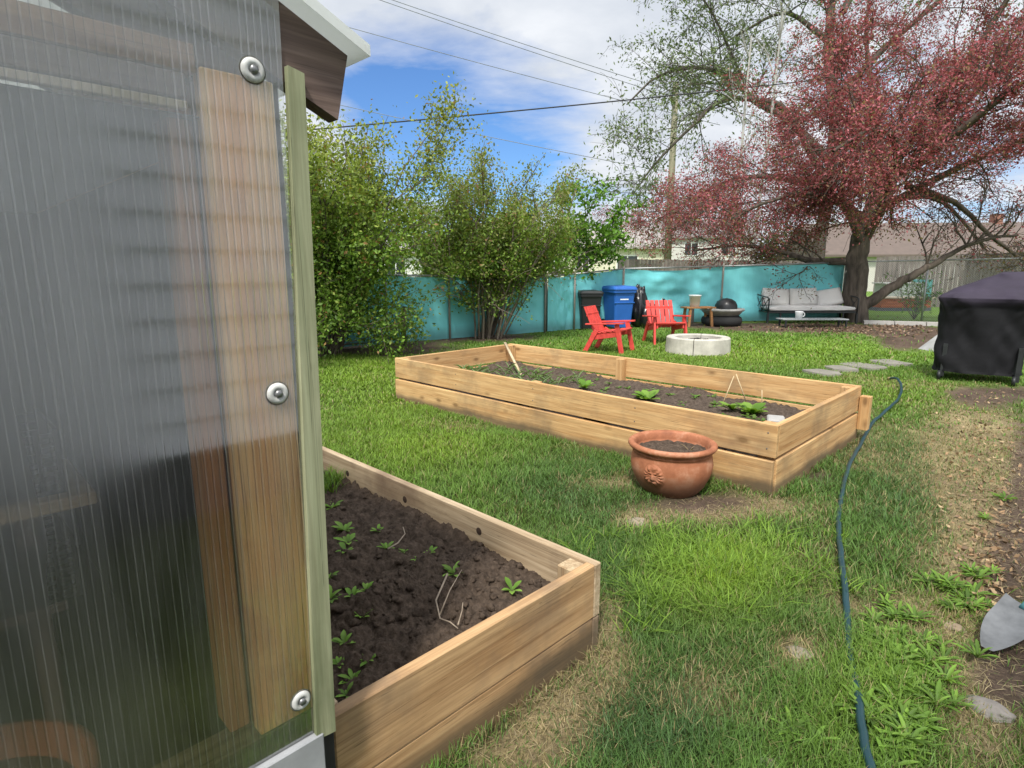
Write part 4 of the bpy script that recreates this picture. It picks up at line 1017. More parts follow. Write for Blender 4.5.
# ------------------------------------------------------------------ house wall behind the photographer (mirrored in the plastic)
hw = thing('sided_house_wall', 'house wall with grey lap siding that is mirrored in the greenhouse plastic', 'house', (-1, -1.4, 0))
sd = MB()
nb = 15
for i in range(nb):
    z0 = .42+i*.2; p = [(-6, -1.38, z0), (2.2, -1.38, z0), (2.2, -1.40, z0+.205), (-6, -1.40, z0+.205)]
    sd.add([(-6, -1.376, z0), (2.2, -1.376, z0), (2.2, -1.398, z0+.2), (-6, -1.398, z0+.2), (-6, -1.41, z0), (2.2, -1.41, z0)], [(3, 2, 1, 0), (0, 1, 5, 4)])
sd.build('siding', plain('grey_siding_paint', (.93, .93, .97), .6, .03, 1.2), hw)
MB().box((-6, -1.62, -.05), (2.18, -1.412, .42+nb*.2)).build('wall_core', plain('wall_core', (.06, .06, .06), .9), hw)
MB().box((-6.2, -1.9, .42+nb*.2+.005), (2.3, -1.28, .42+nb*.2+.12)).build('eave', plain('eave_paint', (.6, .6, .6), .6), hw)

# ------------------------------------------------------------------ red garden chairs
RED = plain('red_paint', S(200, 68, 60), .55, .22, 9, 0, .15, 50)
def make_chair(lab, scale=1.0):
    t = thing('garden_chair', lab, 'chair')
    def bar(a, b, w_, h_, name, parent=t):
        a = Vector(a); b = Vector(b); d = b-a; q = d.to_track_quat('X', 'Z').to_matrix().to_4x4()
        return MB().box((0, -w_/2, -h_/2), (d.length, w_/2, h_/2), .004, Matrix.Translation(a) @ q).build(name, RED, parent, True)
    for s in (-1, 1):
        bar((s*.33, -.34, 0), (s*.31, -.22, .55), .04, .085, 'leg')
        bar((s*.30, .40, 0), (s*.29, .18, .42), .04, .085, 'leg')
        bar((s*.27, -.30, .37), (s*.27, .30, .27), .03, .09, 'seat_rail')
        bar((s*.335, -.36, .575), (s*.31, .38, .53), .10, .028, 'armrest')
    st = MB()
    for k_ in range(6):
        y_ = -.33+k_*.105; z_ = .425-.015*k_
        st.box((-.30, y_, z_), (.30, y_+.085, z_+.022), .003)
    st.build('seat', RED, t, True)
    bb = bar((-.30, .215, .36), (.30, .215, .36), .03, .07, 'back_rail'); bar((-.29, .375, .70), (.29, .375, .70), .025, .06, 'back_rail')
    Mx = Matrix.Translation((0, .20, .30)) @ Matrix.Rotation(R(-24), 4, 'X')
    for k_ in range(6):
        xx = -.275+k_*.098; tp = .60-.0*abs(k_-2.5)
        MB().box((xx, -.012, 0), (xx+.078, .012, tp), .004, Mx).build('back_slat', RED, t, True)
    return t
c1 = make_chair('red slatted garden chair on the lawn facing right, left of the fire pit')
p = G(609, 348); p = back(G(610, 353.5), .30); c1.location = (p.x, p.y, 0)
# facing direction local -y -> image right, slightly to camera
def face(o, d): o.rotation_euler = (0, 0, math.atan2(d.y, d.x)+math.pi/2)
face(c1, RT*1.0-FW*.55)
c2 = copy_tree(c1); c2['label'] = 'red slatted garden chair facing the camera in front of the black bags'
p = back(G(664, 345), .35); c2.location = (p.x, p.y, 0); face(c2, -FW+RT*.12)
for c_ in (c1, c2): c_['group'] = 'red garden chairs'
c1.scale = (.98,)*3; c2.scale = (1.02,)*3

# ------------------------------------------------------------------ fire pit
fp = back(G(697, 356), .58); fp.z = 0
t = thing('fire_pit', 'low round pale concrete fire pit ring on the lawn', 'fire pit', fp)
FPM = plain('pale_concrete', (.44, .415, .355), .85, .28, 4, 0, .4, 50)
for k_ in range(4):
    a0 = R(20)+k_*math.pi/2+.012; a1 = R(20)+(k_+1)*math.pi/2-.012; o = MB(); n = 12; vs = []; fs = []
    pr = [(.58, -.05), (.585, .0), (.57, .27), (.555, .285), (.43, .285), (.415, .27), (.41, -.05)]
    for i in range(n+1):
        a = lerp(a0, a1, i/n)
        vs += [fp+Vector((r_*math.cos(a), r_*math.sin(a), z_)) for r_, z_ in pr]
    m_ = len(pr)
    for i in range(n):
        for j in range(m_-1): fs.append((i*m_+j, (i+1)*m_+j, (i+1)*m_+j+1, i*m_+j+1))
    fs.append(tuple(range(m_))); fs.append(tuple(range(n*m_+m_-1, n*m_-1, -1)))
    o.add(vs, fs); o.build('ring_segment', FPM, t)
MB().grid(lambda u, v_: tuple(fp+Vector((math.cos(u*6.2832)*v_*.41, math.sin(u*6.2832)*v_*.41, .20+.05*noise.noise(Vector((math.cos(u*6.2832)*v_*5, math.sin(u*6.2832)*v_*5, 0)))))), 40, 12).build('ash', soilmat('ash', (.006, .006, .006), (.04, .038, .036), 20), t)

# ------------------------------------------------------------------ bins
def make_bin(name, lab, col, lidcol, p, fdir, sc=1.0, label_patch=False):
    t = thing(name, lab, 'bin')
    bm_ = plain(name+'_plastic', col, .45, .12, 3, 0, .05, 40, .5); lm_ = plain(name+'_lid', lidcol, .45, .12, 3, 0, .05, 40, .5)
    b = MB(); ring = []
    def rr(w_, d, z, c=.05, cy=0): 
        out = []
        for sx, sy in ((1, 1), (-1, 1), (-1, -1), (1, -1)):
            for k_ in range(4):
                a = math.atan2(sy, sx)-R(45)+R(90)*k_/3
                out.append(Vector((sx*(w_/2-c)+c*math.cos(a), cy+sy*(d/2-c)+c*math.sin(a), z)))
        return out
    levels = [rr(.42, .48, .04), rr(.44, .50, .06), rr(.55, .62, .86), rr(.60, .70, .87), rr(.60, .70, .93), rr(.56, .66, .93), rr(.53, .6, .85)]
    vs = sum(levels, []); n = 16
    fs = [(i*n+k_, i*n+(k_+1) % n, (i+1)*n+(k_+1) % n, (i+1)*n+k_) for i in range(len(levels)-1) for k_ in range(n)]+[tuple(range(n-1, -1, -1)), tuple(range((len(levels)-1)*n, len(levels)*n))]
    b.add(vs, fs); body = b.build('body', bm_, t, True)
    l = MB(); lv = [rr(.62, .74, .932), rr(.62, .74, .96), rr(.56, .66, 1.01, .08), rr(.3, .36, 1.03, .08)]; vs = sum(lv, [])
    fs = [(i*n+k_, i*n+(k_+1) % n, (i+1)*n+(k_+1) % n, (i+1)*n+k_) for i in range(3) for k_ in range(n)]+[tuple(range(n-1, -1, -1)), tuple(range(3*n, 4*n))]
    l.add(vs, fs); l.build('lid', lm_, t, True)
    MB().tube([(-.27, .36, .92), (-.25, .43, .95), (.25, .43, .95), (.27, .36, .92)], .018, 8).build('handle', lm_, t, True)
    MB().tube([(-.26, .22, .11), (.26, .22, .11)], .014, 8).build('axle', GALV, t, True)
    for s in (-1, 1):
        MB().lathe([(0, -.03), (.06, -.03), (.11, -.025), (.115, 0), (.11, .025), (.06, .03), (0, .03)], (s*.27, .22, .115), 20, Matrix.Rotation(R(90), 4, 'Y')).build('wheel', BLK, t, True)
    for zz_ in (.62, ): MB().box((-.265, -.31, zz_), (.265, -.285, zz_+.03), .006).build('lift_bar', bm_, t, True)
    if label_patch:
        MB().box((-.12, -.300, .70), (.10, -.296, .80)).build('sticker', plain('white_sticker', (.75, .76, .78), .5, .1), t, True)
    t.location = p; face(t, fdir); t.scale = (sc,)*3; return t
p = G(590, 331.0); make_bin('black_bin', 'black wheeled bin against the teal fence beside the blue bin', (.014, .015, .017), (.014, .015, .016), (p.x+.25, p.y+.25, 0), -FW+RT*.1, .98)
p = G(620, 330.0); make_bin('blue_bin', 'blue wheeled recycling bin with white sticker behind the red chairs', S(36, 92, 170), S(44, 100, 182), (p.x+.25, p.y+.25, 0), -FW+RT*.35, 1.08, True)
# black rubbish bags
def bag(p, w_, h_, lab, seed):
    def fn(u, v_):
        a = u*2*math.pi; e = v_*math.pi; r_ = math.sin(e)**.7*w_/2*(1-.35*v_); z = h_*(1-math.cos(e))/2
        k_ = 1+.18*noise.noise(Vector((math.cos(a)*2, math.sin(a)*2, v_*4+seed)))+.08*noise.noise(Vector((math.cos(a)*6, math.sin(a)*6, v_*9+seed)))
        return Vector(p)+Vector((r_*k_*math.cos(a), r_*k_*math.sin(a), z*k_))
    o = MB().grid(fn, 40, 24).build('black_bag', plain('bag_plastic', (.012, .012, .014), .3, .2, 6, 0, .5, 18, .6)); return tag(o, lab, 'bag')
p = G(640, 328); bag(p+FW*.3, .55, 1.05, 'tall black bag propped against the right side of the blue bin', 1)
p = G(650, 329); bag(p+FW*.1, .55, .62, 'low black bag on the ground between blue bin and right chair', 4)
p = G(664, 326); bag(p+FW*.6, .65, .80, 'black bag slumped behind the right red chair', 8)
# bench stool with bucket and tub
p = G(697, 327); p = back(p, .2)
t = thing('wooden_stool', 'small rough wooden stool table right of the red chairs', 'stool', p); face(t, -FW+RT*.2)
WS = wood('stool_wood', 'X', S(190, 140, 92), S(140, 96, 60))
MB().box((-.42, -.2, .49), (.42, .2, .53), .006).build('top', WS, t, True)
for sx in (-1, 1):
    for sy in (-1, 1): MB().hexa([(sx*.34-.03, sy*.17-.03, 0), (sx*.34+.03, sy*.17-.03, 0), (sx*.34+.03, sy*.17+.03, 0), (sx*.34-.03, sy*.17+.03, 0), (sx*.30-.03, sy*.14-.03, .488), (sx*.30+.03, sy*.14-.03, .488), (sx*.30+.03, sy*.14+.03, .488), (sx*.30-.03, sy*.14+.03, .488)]).build('leg', WS, t, True)
pz = p+Vector((0, 0, .532))-RT*.10
t = thing('white_bucket', 'white plastic bucket standing on the wooden stool', 'bucket', pz)
MB().lathe([(0, 0), (.12, 0), (.15, .28), (.165, .28), (.165, .31), (.14, .31), (.13, .05), (0, .03)], pz, 28).build('body', plain('white_plastic', (.85, .85, .83), .45, .04), t)
MB().tube([pz+Vector((-.16*math.cos(a_), .16*math.cos(a_)*.2, .26-.12*math.sin(a_))) for a_ in np.linspace(0, math.pi, 9)], .006, 6).build('handle', GALV, t)
p3 = back(G(679, 324), .5); p3.z = 0
t = thing('storage_tub', 'translucent grey plastic storage tub on a box behind the stool', 'tub', p3); face(t, -FW)
MB().box((-.35, -.25, .0), (.35, .25, .45), .02).build('stand', plain('tub_stand', (.1, .09, .08), .8), t, True)
MB().hexa([(-.3, -.2, .455), (.3, -.2, .455), (.3, .2, .455), (-.3, .2, .455), (-.36, -.25, .80), (.36, -.25, .80), (.36, .25, .80), (-.36, .25, .80)]).build('body', plain('grey_plastic', (.38, .42, .42), .35, .15), t, True)
MB().box((-.38, -.27, .803), (.38, .27, .84), .01).build('lid', plain('grey_lid', (.45, .48, .48), .4, .1), t, True)
# round pile: tyre, basin, dome
p4 = back(G(721, 327), .5); p4.z = 0
t = MB().lathe([(.3, .02), (.44, 0), (.52, .06), (.54, .14), (.52, .22), (.44, .28), (.3, .26), (.28, .14), (.3, .02)], p4, 40).build('old_tyre', plain('tyre_rubber', (.02, .02, .02), .8, .2)); tag(t, 'old black tyre lying flat by the teal fence under a basin', 'tyre')
t = MB().lathe([(0, .285), (.44, .285), (.54, .40), (.58, .42), (.58, .47), (.50, .465), (.40, .33), (0, .31)], p4, 40).build('metal_basin', plain('dull_metal', (.38, .37, .35), .5, .25, 6, .2)); tag(t, 'round grey metal basin lying on the old tyre by the fence', 'basin')
t = MB().lathe([(.30, .462), (.29, .56), (.24, .66), (.13, .73), (0, .75)], p4+RT*.1, 32).build('black_dome_lid', plain('black_enamel', (.015, .015, .016), .35, .2)); tag(t, 'black domed lid resting on top of the grey basin', 'lid')

# ------------------------------------------------------------------ sofa, coffee table, mug
ps = (Vector(G(762, 322.5))+Vector(G(848, 324.5)))/2; ps.z = 0
t = thing('garden_sofa', 'dark metal garden sofa with light grey cushions before the teal fence', 'sofa', back(ps, .35)); face(t, -FW+RT*.03)
DM = plain('dark_metal', (.02, .022, .022), .45, .2, 10); CU = plain('grey_cushion', (.62, .60, .57), .9, .06, 4, 0, .25, 120)
W2 = 1.28
fr_ = MB()
fr_.box((-W2, -.40, .30), (W2, -.36, .35)); fr_.box((-W2, .36, .30), (W2, .40, .35))
for k_ in range(13): fr_.box((-W2+.03+k_*.2, -.355, .315), (-W2+.09+k_*.2, .355, .335))
fr_.box((-W2, .40, .78), (W2, .43, .82))
for k_ in range(7): fr_.box((-W2+.4*k_+.02, .405, .352), (-W2+.4*k_+.05, .43, .778))
fr_.build('frame', DM, t, True)
for sx in (-1, 1):
    for yy in (-.40, .40): MB().box((sx*W2-.025, yy-.025, 0), (sx*W2+.025, yy+.025, .30 if yy < 0 else .30)).build('leg', DM, t, True)
    MB().box((sx*.9-.02, -.385, 0), (sx*.9+.02, -.345, .298)).build('leg', DM, t, True)
    a_ = MB(); X = sx*(W2+.0)
    a_.tube([(X, -.40, .30), (X, -.42, .70), (X, -.30, .74), (X, .42, .80)], .02, 6)
    a_.tube([(X, .40, .30), (X, .44, .82)], .02, 6)
    for (y1_, z1_, y2_, z2_) in [(-.38, .36, 0, .75), (0, .36, -.38, .72), (0, .36, .40, .78), (.40, .36, 0, .75)]: a_.tube([(X, y1_, z1_), (X, y2_, z2_)], .010, 5)
    a_.tube([(X, 0, .33), (X, 0, .76)], .012, 5)
    a_.build('armrest', DM, t, True)
def cushion(lo, hi, M, name, parent, seed):
    lo = Vector(lo); hi = Vector(hi); bm = bmesh.new(); bmesh.ops.create_cube(bm, size=1); bmesh.ops.subdivide_edges(bm, edges=bm.edges[:], cuts=9, use_grid_fill=True)
    for v_ in bm.verts:
        q = v_.co*2; k_ = [max(0, 1-abs(q[i])**4) for i in range(3)]
        sz = (hi-lo)/2; ctr = (hi+lo)/2
        puff = (k_[0]*k_[2])**.5 if sz.y < sz.z else (k_[0]*k_[1])**.5
        p_ = Vector((q.x*sz.x*(1-.03*abs(q.z)), q.y*sz.y, q.z*sz.z))
        if sz.y < sz.z: p_.y = q.y*sz.y*(.45+.65*puff)
        else: p_.z = q.z*sz.z*(.6+.45*puff)
        p_ += Vector((1, 1, 1))*.012*noise.noise(p_*6+Vector((seed, 0, 0)))
        v_.co = M @ (p_+ctr)
    bm.verts.index_update(); o = MB(); o.add([v_.co for v_ in bm.verts], [[v_.index for v_ in f.verts] for f in bm.faces], True); bm.free(); return o.build(name, CU, parent, True)
cushion((-W2+.04, -.40, .352), (W2-.04, .28, .50), Matrix.Identity(4), 'seat_cushion', t, 0)
for k_, xx in enumerate((-.80, 0.03, .86)):
    tilt = (-14, -10, -26)[k_]; roll = (3, -2, -8)[k_]
    cushion((-.40, -.10, -.0), (.40, .10, .50), Matrix.Translation((xx, .22, .48)) @ Matrix.Rotation(R(roll), 4, 'Y') @ Matrix.Rotation(R(tilt), 4, 'X'), 'back_cushion', t, k_*3)
pt2 = back(G(812, 328), .3); pt2.z = 0
t = thing('coffee_table', 'low dark metal coffee table with pale top in front of the sofa', 'table', pt2); face(t, -FW)
MB().box((-.9, -.22, .20), (.85, .22, .23), .005).build('top', plain('slate_top', (.30, .32, .32), .5, .1), t, True)
for sx in (-1, 1):
    for sy in (-1, 1): MB().box((sx*.8-.02, sy*.18-.02, 0), (sx*.8+.02, sy*.18+.02, .198)).build('leg', DM, t, True)
pm = pt2+Vector((0, 0, .231))-RT*.38
t = thing('white_mug', 'white mug on the low table before the sofa', 'mug', pm)
MB().lathe([(0, 0), (.08, 0), (.10, .17), (.105, .19), (.09, .19), (.08, .03), (0, .02)], pm, 24).build('body', plain('white_ceramic', (.75, .75, .74), .3, .05), t)
MB().tube([pm+RT*(.09+.06*math.sin(a_))+Vector((0, 0, .10-.055*math.cos(a_))) for a_ in np.linspace(0, math.pi, 8)], .014, 6).build('handle', plain('white_ceramic', (.75, .75, .74)), t)

# ------------------------------------------------------------------ covered grill and slab
pg = back(G(977, 384), .38); pg.z = 0
sgr = depth(pg)/FPX
t = thing('covered_grill', 'barbecue grill under a dark purple black fabric cover on the right', 'grill', pg); face(t, -pg)
m, nt, out = newmat('grill_cover_fabric'); v = coords(nt); n = noise_tex(nt, coords(nt, (1.4, 3, 1)), 1.5, 4, .6, .4); n2 = noise_tex(nt, v, 160, 2)
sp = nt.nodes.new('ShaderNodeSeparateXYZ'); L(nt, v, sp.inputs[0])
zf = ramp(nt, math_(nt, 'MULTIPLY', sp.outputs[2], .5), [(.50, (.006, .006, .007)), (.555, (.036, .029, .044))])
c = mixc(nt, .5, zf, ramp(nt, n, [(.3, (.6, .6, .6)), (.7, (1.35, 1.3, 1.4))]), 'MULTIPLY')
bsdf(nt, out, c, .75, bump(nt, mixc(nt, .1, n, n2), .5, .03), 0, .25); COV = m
# rings: (z, xl, xr, yf, yb)
RG = [(.12, -.60, .56, -.34, .34), (.16, -.58, .55, -.33, .34), (.6, -.565, .53, -.30, .34), (.95, -.60, .60, -.33, .38), (1.10, -.61, .66, -.345, .385), (1.18, -.62, .70, -.385, .39), (1.235, -.63, .72, -.40, .40), (1.28, -.60, .72, -.37, .40), (1.44, -.28, .74, -.22, .36), (1.585, .06, .70, -.05, .30), (1.615, .14, .62, .02, .26), (1.61, .3, .5, .1, .2)]
RG = [(a_, b_*.88, c_*.84, d_*.9, e_*.9) for a_, b_, c_, d_, e_ in RG]
RG = [(a_, b_, c_*.97, d_, e_) if a_ < .3 else (a_*.915, b_, c_, d_, e_) for a_, b_, c_, d_, e_ in RG]
def gfn(u, v_):
    tt = v_*(len(RG)-1); i = min(len(RG)-2, int(tt)); f_ = tt-i; q = [lerp(a, b, f_) for a, b in zip(RG[i], RG[i+1])]
    z, xl, xr, yf_, yb = q; a = u*2*math.pi
    c_, s_ = math.cos(a), math.sin(a); e = .34
    sx = math.copysign(abs(c_)**(e*1.6), c_); sy = math.copysign(abs(s_)**(e*1.6), s_)
    x = (xl+xr)/2+(xr-xl)/2*sx; y = (yf_+yb)/2+(yb-yf_)/2*sy
    wr = .060*noise.noise(Vector((x*2.6+z*.8, y*3, z*1.3+2)))+.035*noise.noise(Vector((x*6+z*3.5, y*7, z*2.5)))+.014*noise.noise(Vector((x*14-z*8, y*14, z*6)))+.012*math.sin(x*26+3*noise.noise(Vector((x, y, z*2))))*max(0, 1-z/1.0)
    return Vector((x+wr*sx, y+wr*sy, z+(.02*noise.noise(Vector((x*4, y*4, 1))) if z < .3 else 0)))
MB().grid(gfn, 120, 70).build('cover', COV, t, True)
for sx in (-1, 1): 
    for sy in (-1, 1): MB().box((sx*.40-.025, sy*.26-.025, .05), (sx*.40+.025, sy*.26+.025, .5)).build('leg', DM, t, True)
    MB().lathe([(0, -.02), (.06, -.02), (.065, 0), (.06, .02), (0, .02)], (sx*.40-.03, -.29, .065), 18, Matrix.Rotation(R(90), 4, 'Y')).build('wheel', BLK, t, True)
MB().box((-.37, -.22, .14), (.37, .22, .17)).build('lower_shelf', DM, t, True)
psl = G(1013, 353); psl.z = 0
t = thing('white_slab', 'white concrete slab with sloped end lying behind the covered grill', 'slab', psl); face(t, -FW)
WHT = plain('whitewashed_concrete', (.33, .33, .32), .8, .2, 4)
MB().hexa([(-1.38, -.4, -.03), (1.6, -.4, -.03), (1.6, .6, -.03), (-1.38, .6, -.03), (-1.06, -.3, .30), (1.55, -.3, .30), (1.55, .5, .30), (-1.06, .5, .30)]).build('block', WHT, t, True)
o = MB().tube([psl-RT*1.0-FW*.25+Vector((0, 0, .325)), psl-RT*1.06-FW*.33+Vector((0, 0, .315)), psl-RT*1.14-FW*.385+Vector((0, 0, .16)), psl-RT*1.16-FW*.43+Vector((0, 0, .02))], .014, 6).build('black_cable', BLK); tag(o, 'thin black cable hanging over the end of the white slab', 'cable')

# ------------------------------------------------------------------ stepping stones, stones, shovel
STN = plain('stepping_stone', (.21, .195, .165), .9, .2, 4, 0, .5, 30)
for (px, py, a, sz, lab) in [(822, 374, .3, .30, 'nearest grey stepping stone beside the far corner of the large bed'), (841, 370.5, .1, .27, 'second grey stepping stone in the path towards the grill'), (863, 367, .5, .36, 'large pale stepping stone in the middle of the path'), (889, 363.5, .2, .34, 'farthest stepping stone near the bare soil')]:
    p = G(px, py); p.z = gz(p.x, p.y)+.02
    n = 11; vs = []; lo = []
    for k_ in range(n):
        th_ = 2*math.pi*k_/n; q = sz*.84*(1.0+random.uniform(-.12, .12)); e = .5
        sx = math.copysign(abs(math.cos(th_))**e, math.cos(th_)); sy = math.copysign(abs(math.sin(th_))**e, math.sin(th_))
        r2 = Matrix.Rotation(a+AZ, 3, 'Z') @ Vector((q*sx, q*sy*.8, 0)); vs.append(p+r2*.94+Vector((0, 0, .022))); lo.append(p+r2-Vector((0, 0, .05)))
    o = MB().add(lo+vs, [tuple(range(n, 2*n))]+[(k_, (k_+1) % n, n+(k_+1) % n, n+k_) for k_ in range(n)]).build('stepping_stone', STN); tag(o, lab, 'stone', 'stepping stones')
def rock(px, py, sx, sy, sz, lab, col=(.21, .19, .17), name='stone'):
    p = G(px, py); p.z = gz(p.x, p.y); bm = bmesh.new(); bmesh.ops.create_icosphere(bm, subdivisions=4, radius=1)
    for v_ in bm.verts:
        k_ = 1+.35*noise.noise(v_.co*1.3+Vector((px, py, 0)))+.1*noise.noise(v_.co*4+Vector((py, 0, 0)))
        v_.co = p+Vector((v_.co.x*sx*k_, v_.co.y*sy*k_, max(-.3, v_.co.z)*sz*k_))
    o = MB(); o.add([v_.co for v_ in bm.verts], [[v_.index for v_ in f.verts] for f in bm.faces], True); bm.free()
    return tag(o.build(name, plain('stone_%d' % int(col[0]*100), col, .9, .25, 14, 0, .5, 50)), lab, 'stone')
rock(990, 708, .05, .07, .025, 'flat grey stone in dry grass at the lower right')
rock(952, 626, .035, .05, .012, 'small tan stone beside the weeds near the shovel', (.25, .19, .13))
rock(636, 523, .06, .05, .012, 'pale flat stone in the grass in front of the pot', (.27, .22, .16))
rock(800, 652, .04, .05, .008, 'tiny flat pale stone in the middle of the near grass', (.22, .19, .14))
rock(770, 762, .02, .03, .012, 'small brown pebble at the bottom of the lawn', (.2, .17, .14))
# shovel
tip = G(986, 655); tip.z = .015
t = thing('shovel', 'grey steel shovel blade lying at the right edge of the lawn', 'shovel', tip)
axd = (RT*.86+FW*.50).normalized(); sdv = Vector((-axd.y, axd.x, 0))
def shf(u, v_):
    l = v_*.34; half = .078*min(1, math.sin(min(1.0, .12+v_*1.5)*math.pi/2)**.8); s = (u-.5)*2*half
    return tip+axd*l+sdv*s+Vector((0, 0, .012+.05*v_+.03*v_*v_+.30*(s*s)/.078))
MB().grid(shf, 22, 26).build('blade', plain('worn_steel', (.13, .135, .14), .6, .4, 9, .1), t)
MB().tube([tip+axd*.31+Vector((0, 0, .09)), tip+axd*.45+Vector((0, 0, .12)), tip+axd*1.5+Vector((0, 0, .06))], .019, 10).build('handle', plain('blue_green_handle', S(70, 120, 125), .5), t)

# ------------------------------------------------------------------ weeds in the lawn
dl = [(872, 660), (900, 668), (852, 690), (885, 700), (915, 690), (930, 665), (868, 722), (905, 728), (880, 640), (846, 650), (925, 720), (890, 750), (858, 748), (945, 592), (928, 585), (960, 600), (905, 645), (780, 745), (760, 735), (700, 600), (680, 560), (985, 520), (1005, 500), (940, 700), (895, 622)]
dl = dl+[(random.gauss(885, 32), random.gauss(690, 36)) for i in range(95)]+[(random.gauss(955, 25), random.gauss(595, 14)) for i in range(14)]
for px, py in dl:
    if 600 < py and px < 872+.12*(py-640): px += 32
    p = G(px, py); p.z = gz(p.x, p.y)+.01
    bedweed('dandelion', p, 'bright green dandelion rosette growing in the lawn near the hose and shovel', 'weed', 'dandelions in the lawn', random.uniform(.045, .085), random.randint(12, 22), ((.13, .24, .035), (.18, .31, .045), (.10, .18, .03)), random.uniform(.4, .9), .17)
for i in range(60):
    px, py = random.gauss(715, 50), random.gauss(568, 26); p = G(px, py); n = 34
    c = palette(n, [(.15, .26, .03), (.19, .31, .04), (.11, .2, .03)], [2, 2, 1])
    V, A, B, cc = blades(RNG.normal(0, .035, n), RNG.normal(0, .035, n), np.zeros(n), RNG.uniform(.06, .13, n), np.full(n, .0065), c, 1.1, .9)
    o = npmesh('tall_grass_tuft', V, A, B, cc, GRASSMAT); o.location = (p.x, p.y, gz(p.x, p.y)-.005); tag(o, 'long lime green grass tuft in front of the terracotta pot', 'grass tuft', 'lime green grass tufts')
# bark chips / dry leaves on the right path
n = 1200; a = [G(random.gauss(985, 24), random.uniform(385, 620)) for i in range(n)]
P = np.array([(p.x, p.y, gz(p.x, p.y)+.012) for p in a])
V, A, B, cc = leafcloud(P, RNG.uniform(.02, .05, n), palette(n, [(.28, .18, .10), (.36, .26, .15), (.16, .11, .07)], [2, 1, 2]), .5); V[:, 2] = np.maximum(V[:, 2], .006)
tag(npmesh('bark_chips', V, None, B, cc, leafmat('chips', .05, .9)), 'brown bark chips and dry leaves strewn over the bare path on the right', 'bark chips', kind='stuff')
n = 1100; a = [G(random.gauss(850, 55), random.gauss(329, 4)) for i in range(n)]
P = np.array([(p.x, p.y, .015) for p in a])
V, A, B, cc = leafcloud(P, RNG.uniform(.05, .12, n), palette(n, [(.2, .13, .08), (.14, .09, .06), (.28, .2, .14)], [2, 2, 1]), .5); V[:, 2] = np.maximum(V[:, 2], .006)
tag(npmesh('leaf_litter', V, None, B, cc, leafmat('chips', .05, .9)), 'brown leaf litter over the soil strip under the red tree and sofa', 'leaf litter', kind='stuff')

# ------------------------------------------------------------------ beyond the fence
def at(px, py, dist, z=None):
    p = D(px, py, dist)
    if z is not None: p.z = z
    return p
PLK = wood('grey_fence_boards', 'Z', S(150, 142, 136), S(104, 97, 92), S(90, 85, 80), .5, knots=False, fine=.35)
def board_fence(name, pts, lab, hgts, parts_each=True):
    t = thing(name, lab, 'fence', (pts[0].x, pts[0].y, 0)); mb = MB(); 
    for i in range(len(pts)-1):
        a, b = pts[i].copy(), pts[i+1].copy(); a.z = b.z = 0; ln = (b-a).length; n = int(ln/.15); d = (b-a)/n; nn = Vector((-d.y, d.x, 0)).normalized()*.012
        for k_ in range(n):
            h = lerp(hgts[i], hgts[i+1], k_/n)+random.uniform(-.015, .015); p = a+d*k_; q = p+d*.93
            mb.hexa([p-nn, q-nn, q+nn, p+nn]+[w_+Vector((0, 0, h)) for w_ in (p-nn, q-nn, q+nn, p+nn)])
        rl = MB(); 
        for zz_ in (.35, hgts[i]*.85): rl.hexa([a+nn*1.2+Vector((0, 0, zz_)), b+nn*1.2+Vector((0, 0, zz_)), b+nn*4+Vector((0, 0, zz_)), a+nn*4+Vector((0, 0, zz_))]+[w_+Vector((0, 0, zz_+.09)) for w_ in (a+nn*1.2, b+nn*1.2, b+nn*4, a+nn*4)])
        rl.build('rail', PLK, t)
    mb.build('boards', PLK, t); return t
board_fence('board_fence', [at(872, 300, 26), at(960, 300, 24), at(1090, 300, 20)], 'tall grey vertical board fence across the neighbouring yard on the right', [2.05, 2.1, 2.2])
board_fence('low_board_fence', [at(618, 280, 25), at(720, 280, 25), at(815, 280, 26)], 'grey weathered board fence showing above the teal screen', [1.95, 1.9, 1.9])
# neighbour's raised box and small shed
p = at(899, 300, 22.5, 0); WBX = wood('orange_planter', 'X', S(196, 110, 66), S(150, 76, 46))
t = thing('orange_planter', 'orange stained timber planter in the neighbouring yard behind the trunk', 'planter', p); face(t, -FW)
MB().box((-.9, -.4, .12), (.95, .4, .46), .01).build('box', WBX, t, True); MB().box((-1.0, -.45, .463), (1.05, .45, .50), .005).build('rim', plain('pale_rim', (.55, .45, .32), .8), t, True); MB().box((-1.0, -.38, -.02), (1.0, .38, .118)).build('plinth', plain('dark_plinth', (.10, .11, .13), .8), t, True)
p = at(904, 296, 24.2, 0)
t = thing('play_shed', 'small pale shed with teal trim behind the orange planter', 'shed', p); face(t, -FW)
MB().box((-1.0, -.4, -.02), (.55, .4, .95)).build('wall', plain('shed_paint', (.42, .46, .42), .7), t, True); MB().box((.56, -.41, -.02), (.80, .41, 1.12)).build('door', plain('teal_trim', (.12, .38, .36), .6), t, True); MB().box((-1.1, -.45, .953), (.55, .45, 1.0)).build('roof', plain('shed_roof', (.5, .5, .48), .7), t, True)
# little shrub on the chain link
p = G(925, 321); p = p+FW*.5; t = thing('fence_shrub', 'small leafy green shrub growing through the chain link fence', 'shrub', p); T = Tree()
for i in range(16): T.twig(p, (random.gauss(0, .35), random.gauss(0, .35), 1), random.uniform(.7, 1.5), .012, 1, 4, 0, .7, .2, .5)
T.trunk('stem', bark('shrub_bark', (.05, .04, .03), (.16, .13, .1)), t); crown('foliage', T.leafpts(7, .08), .10, [(.08, .17, .03), (.12, .21, .04)], [1, 1], LEAF, t)

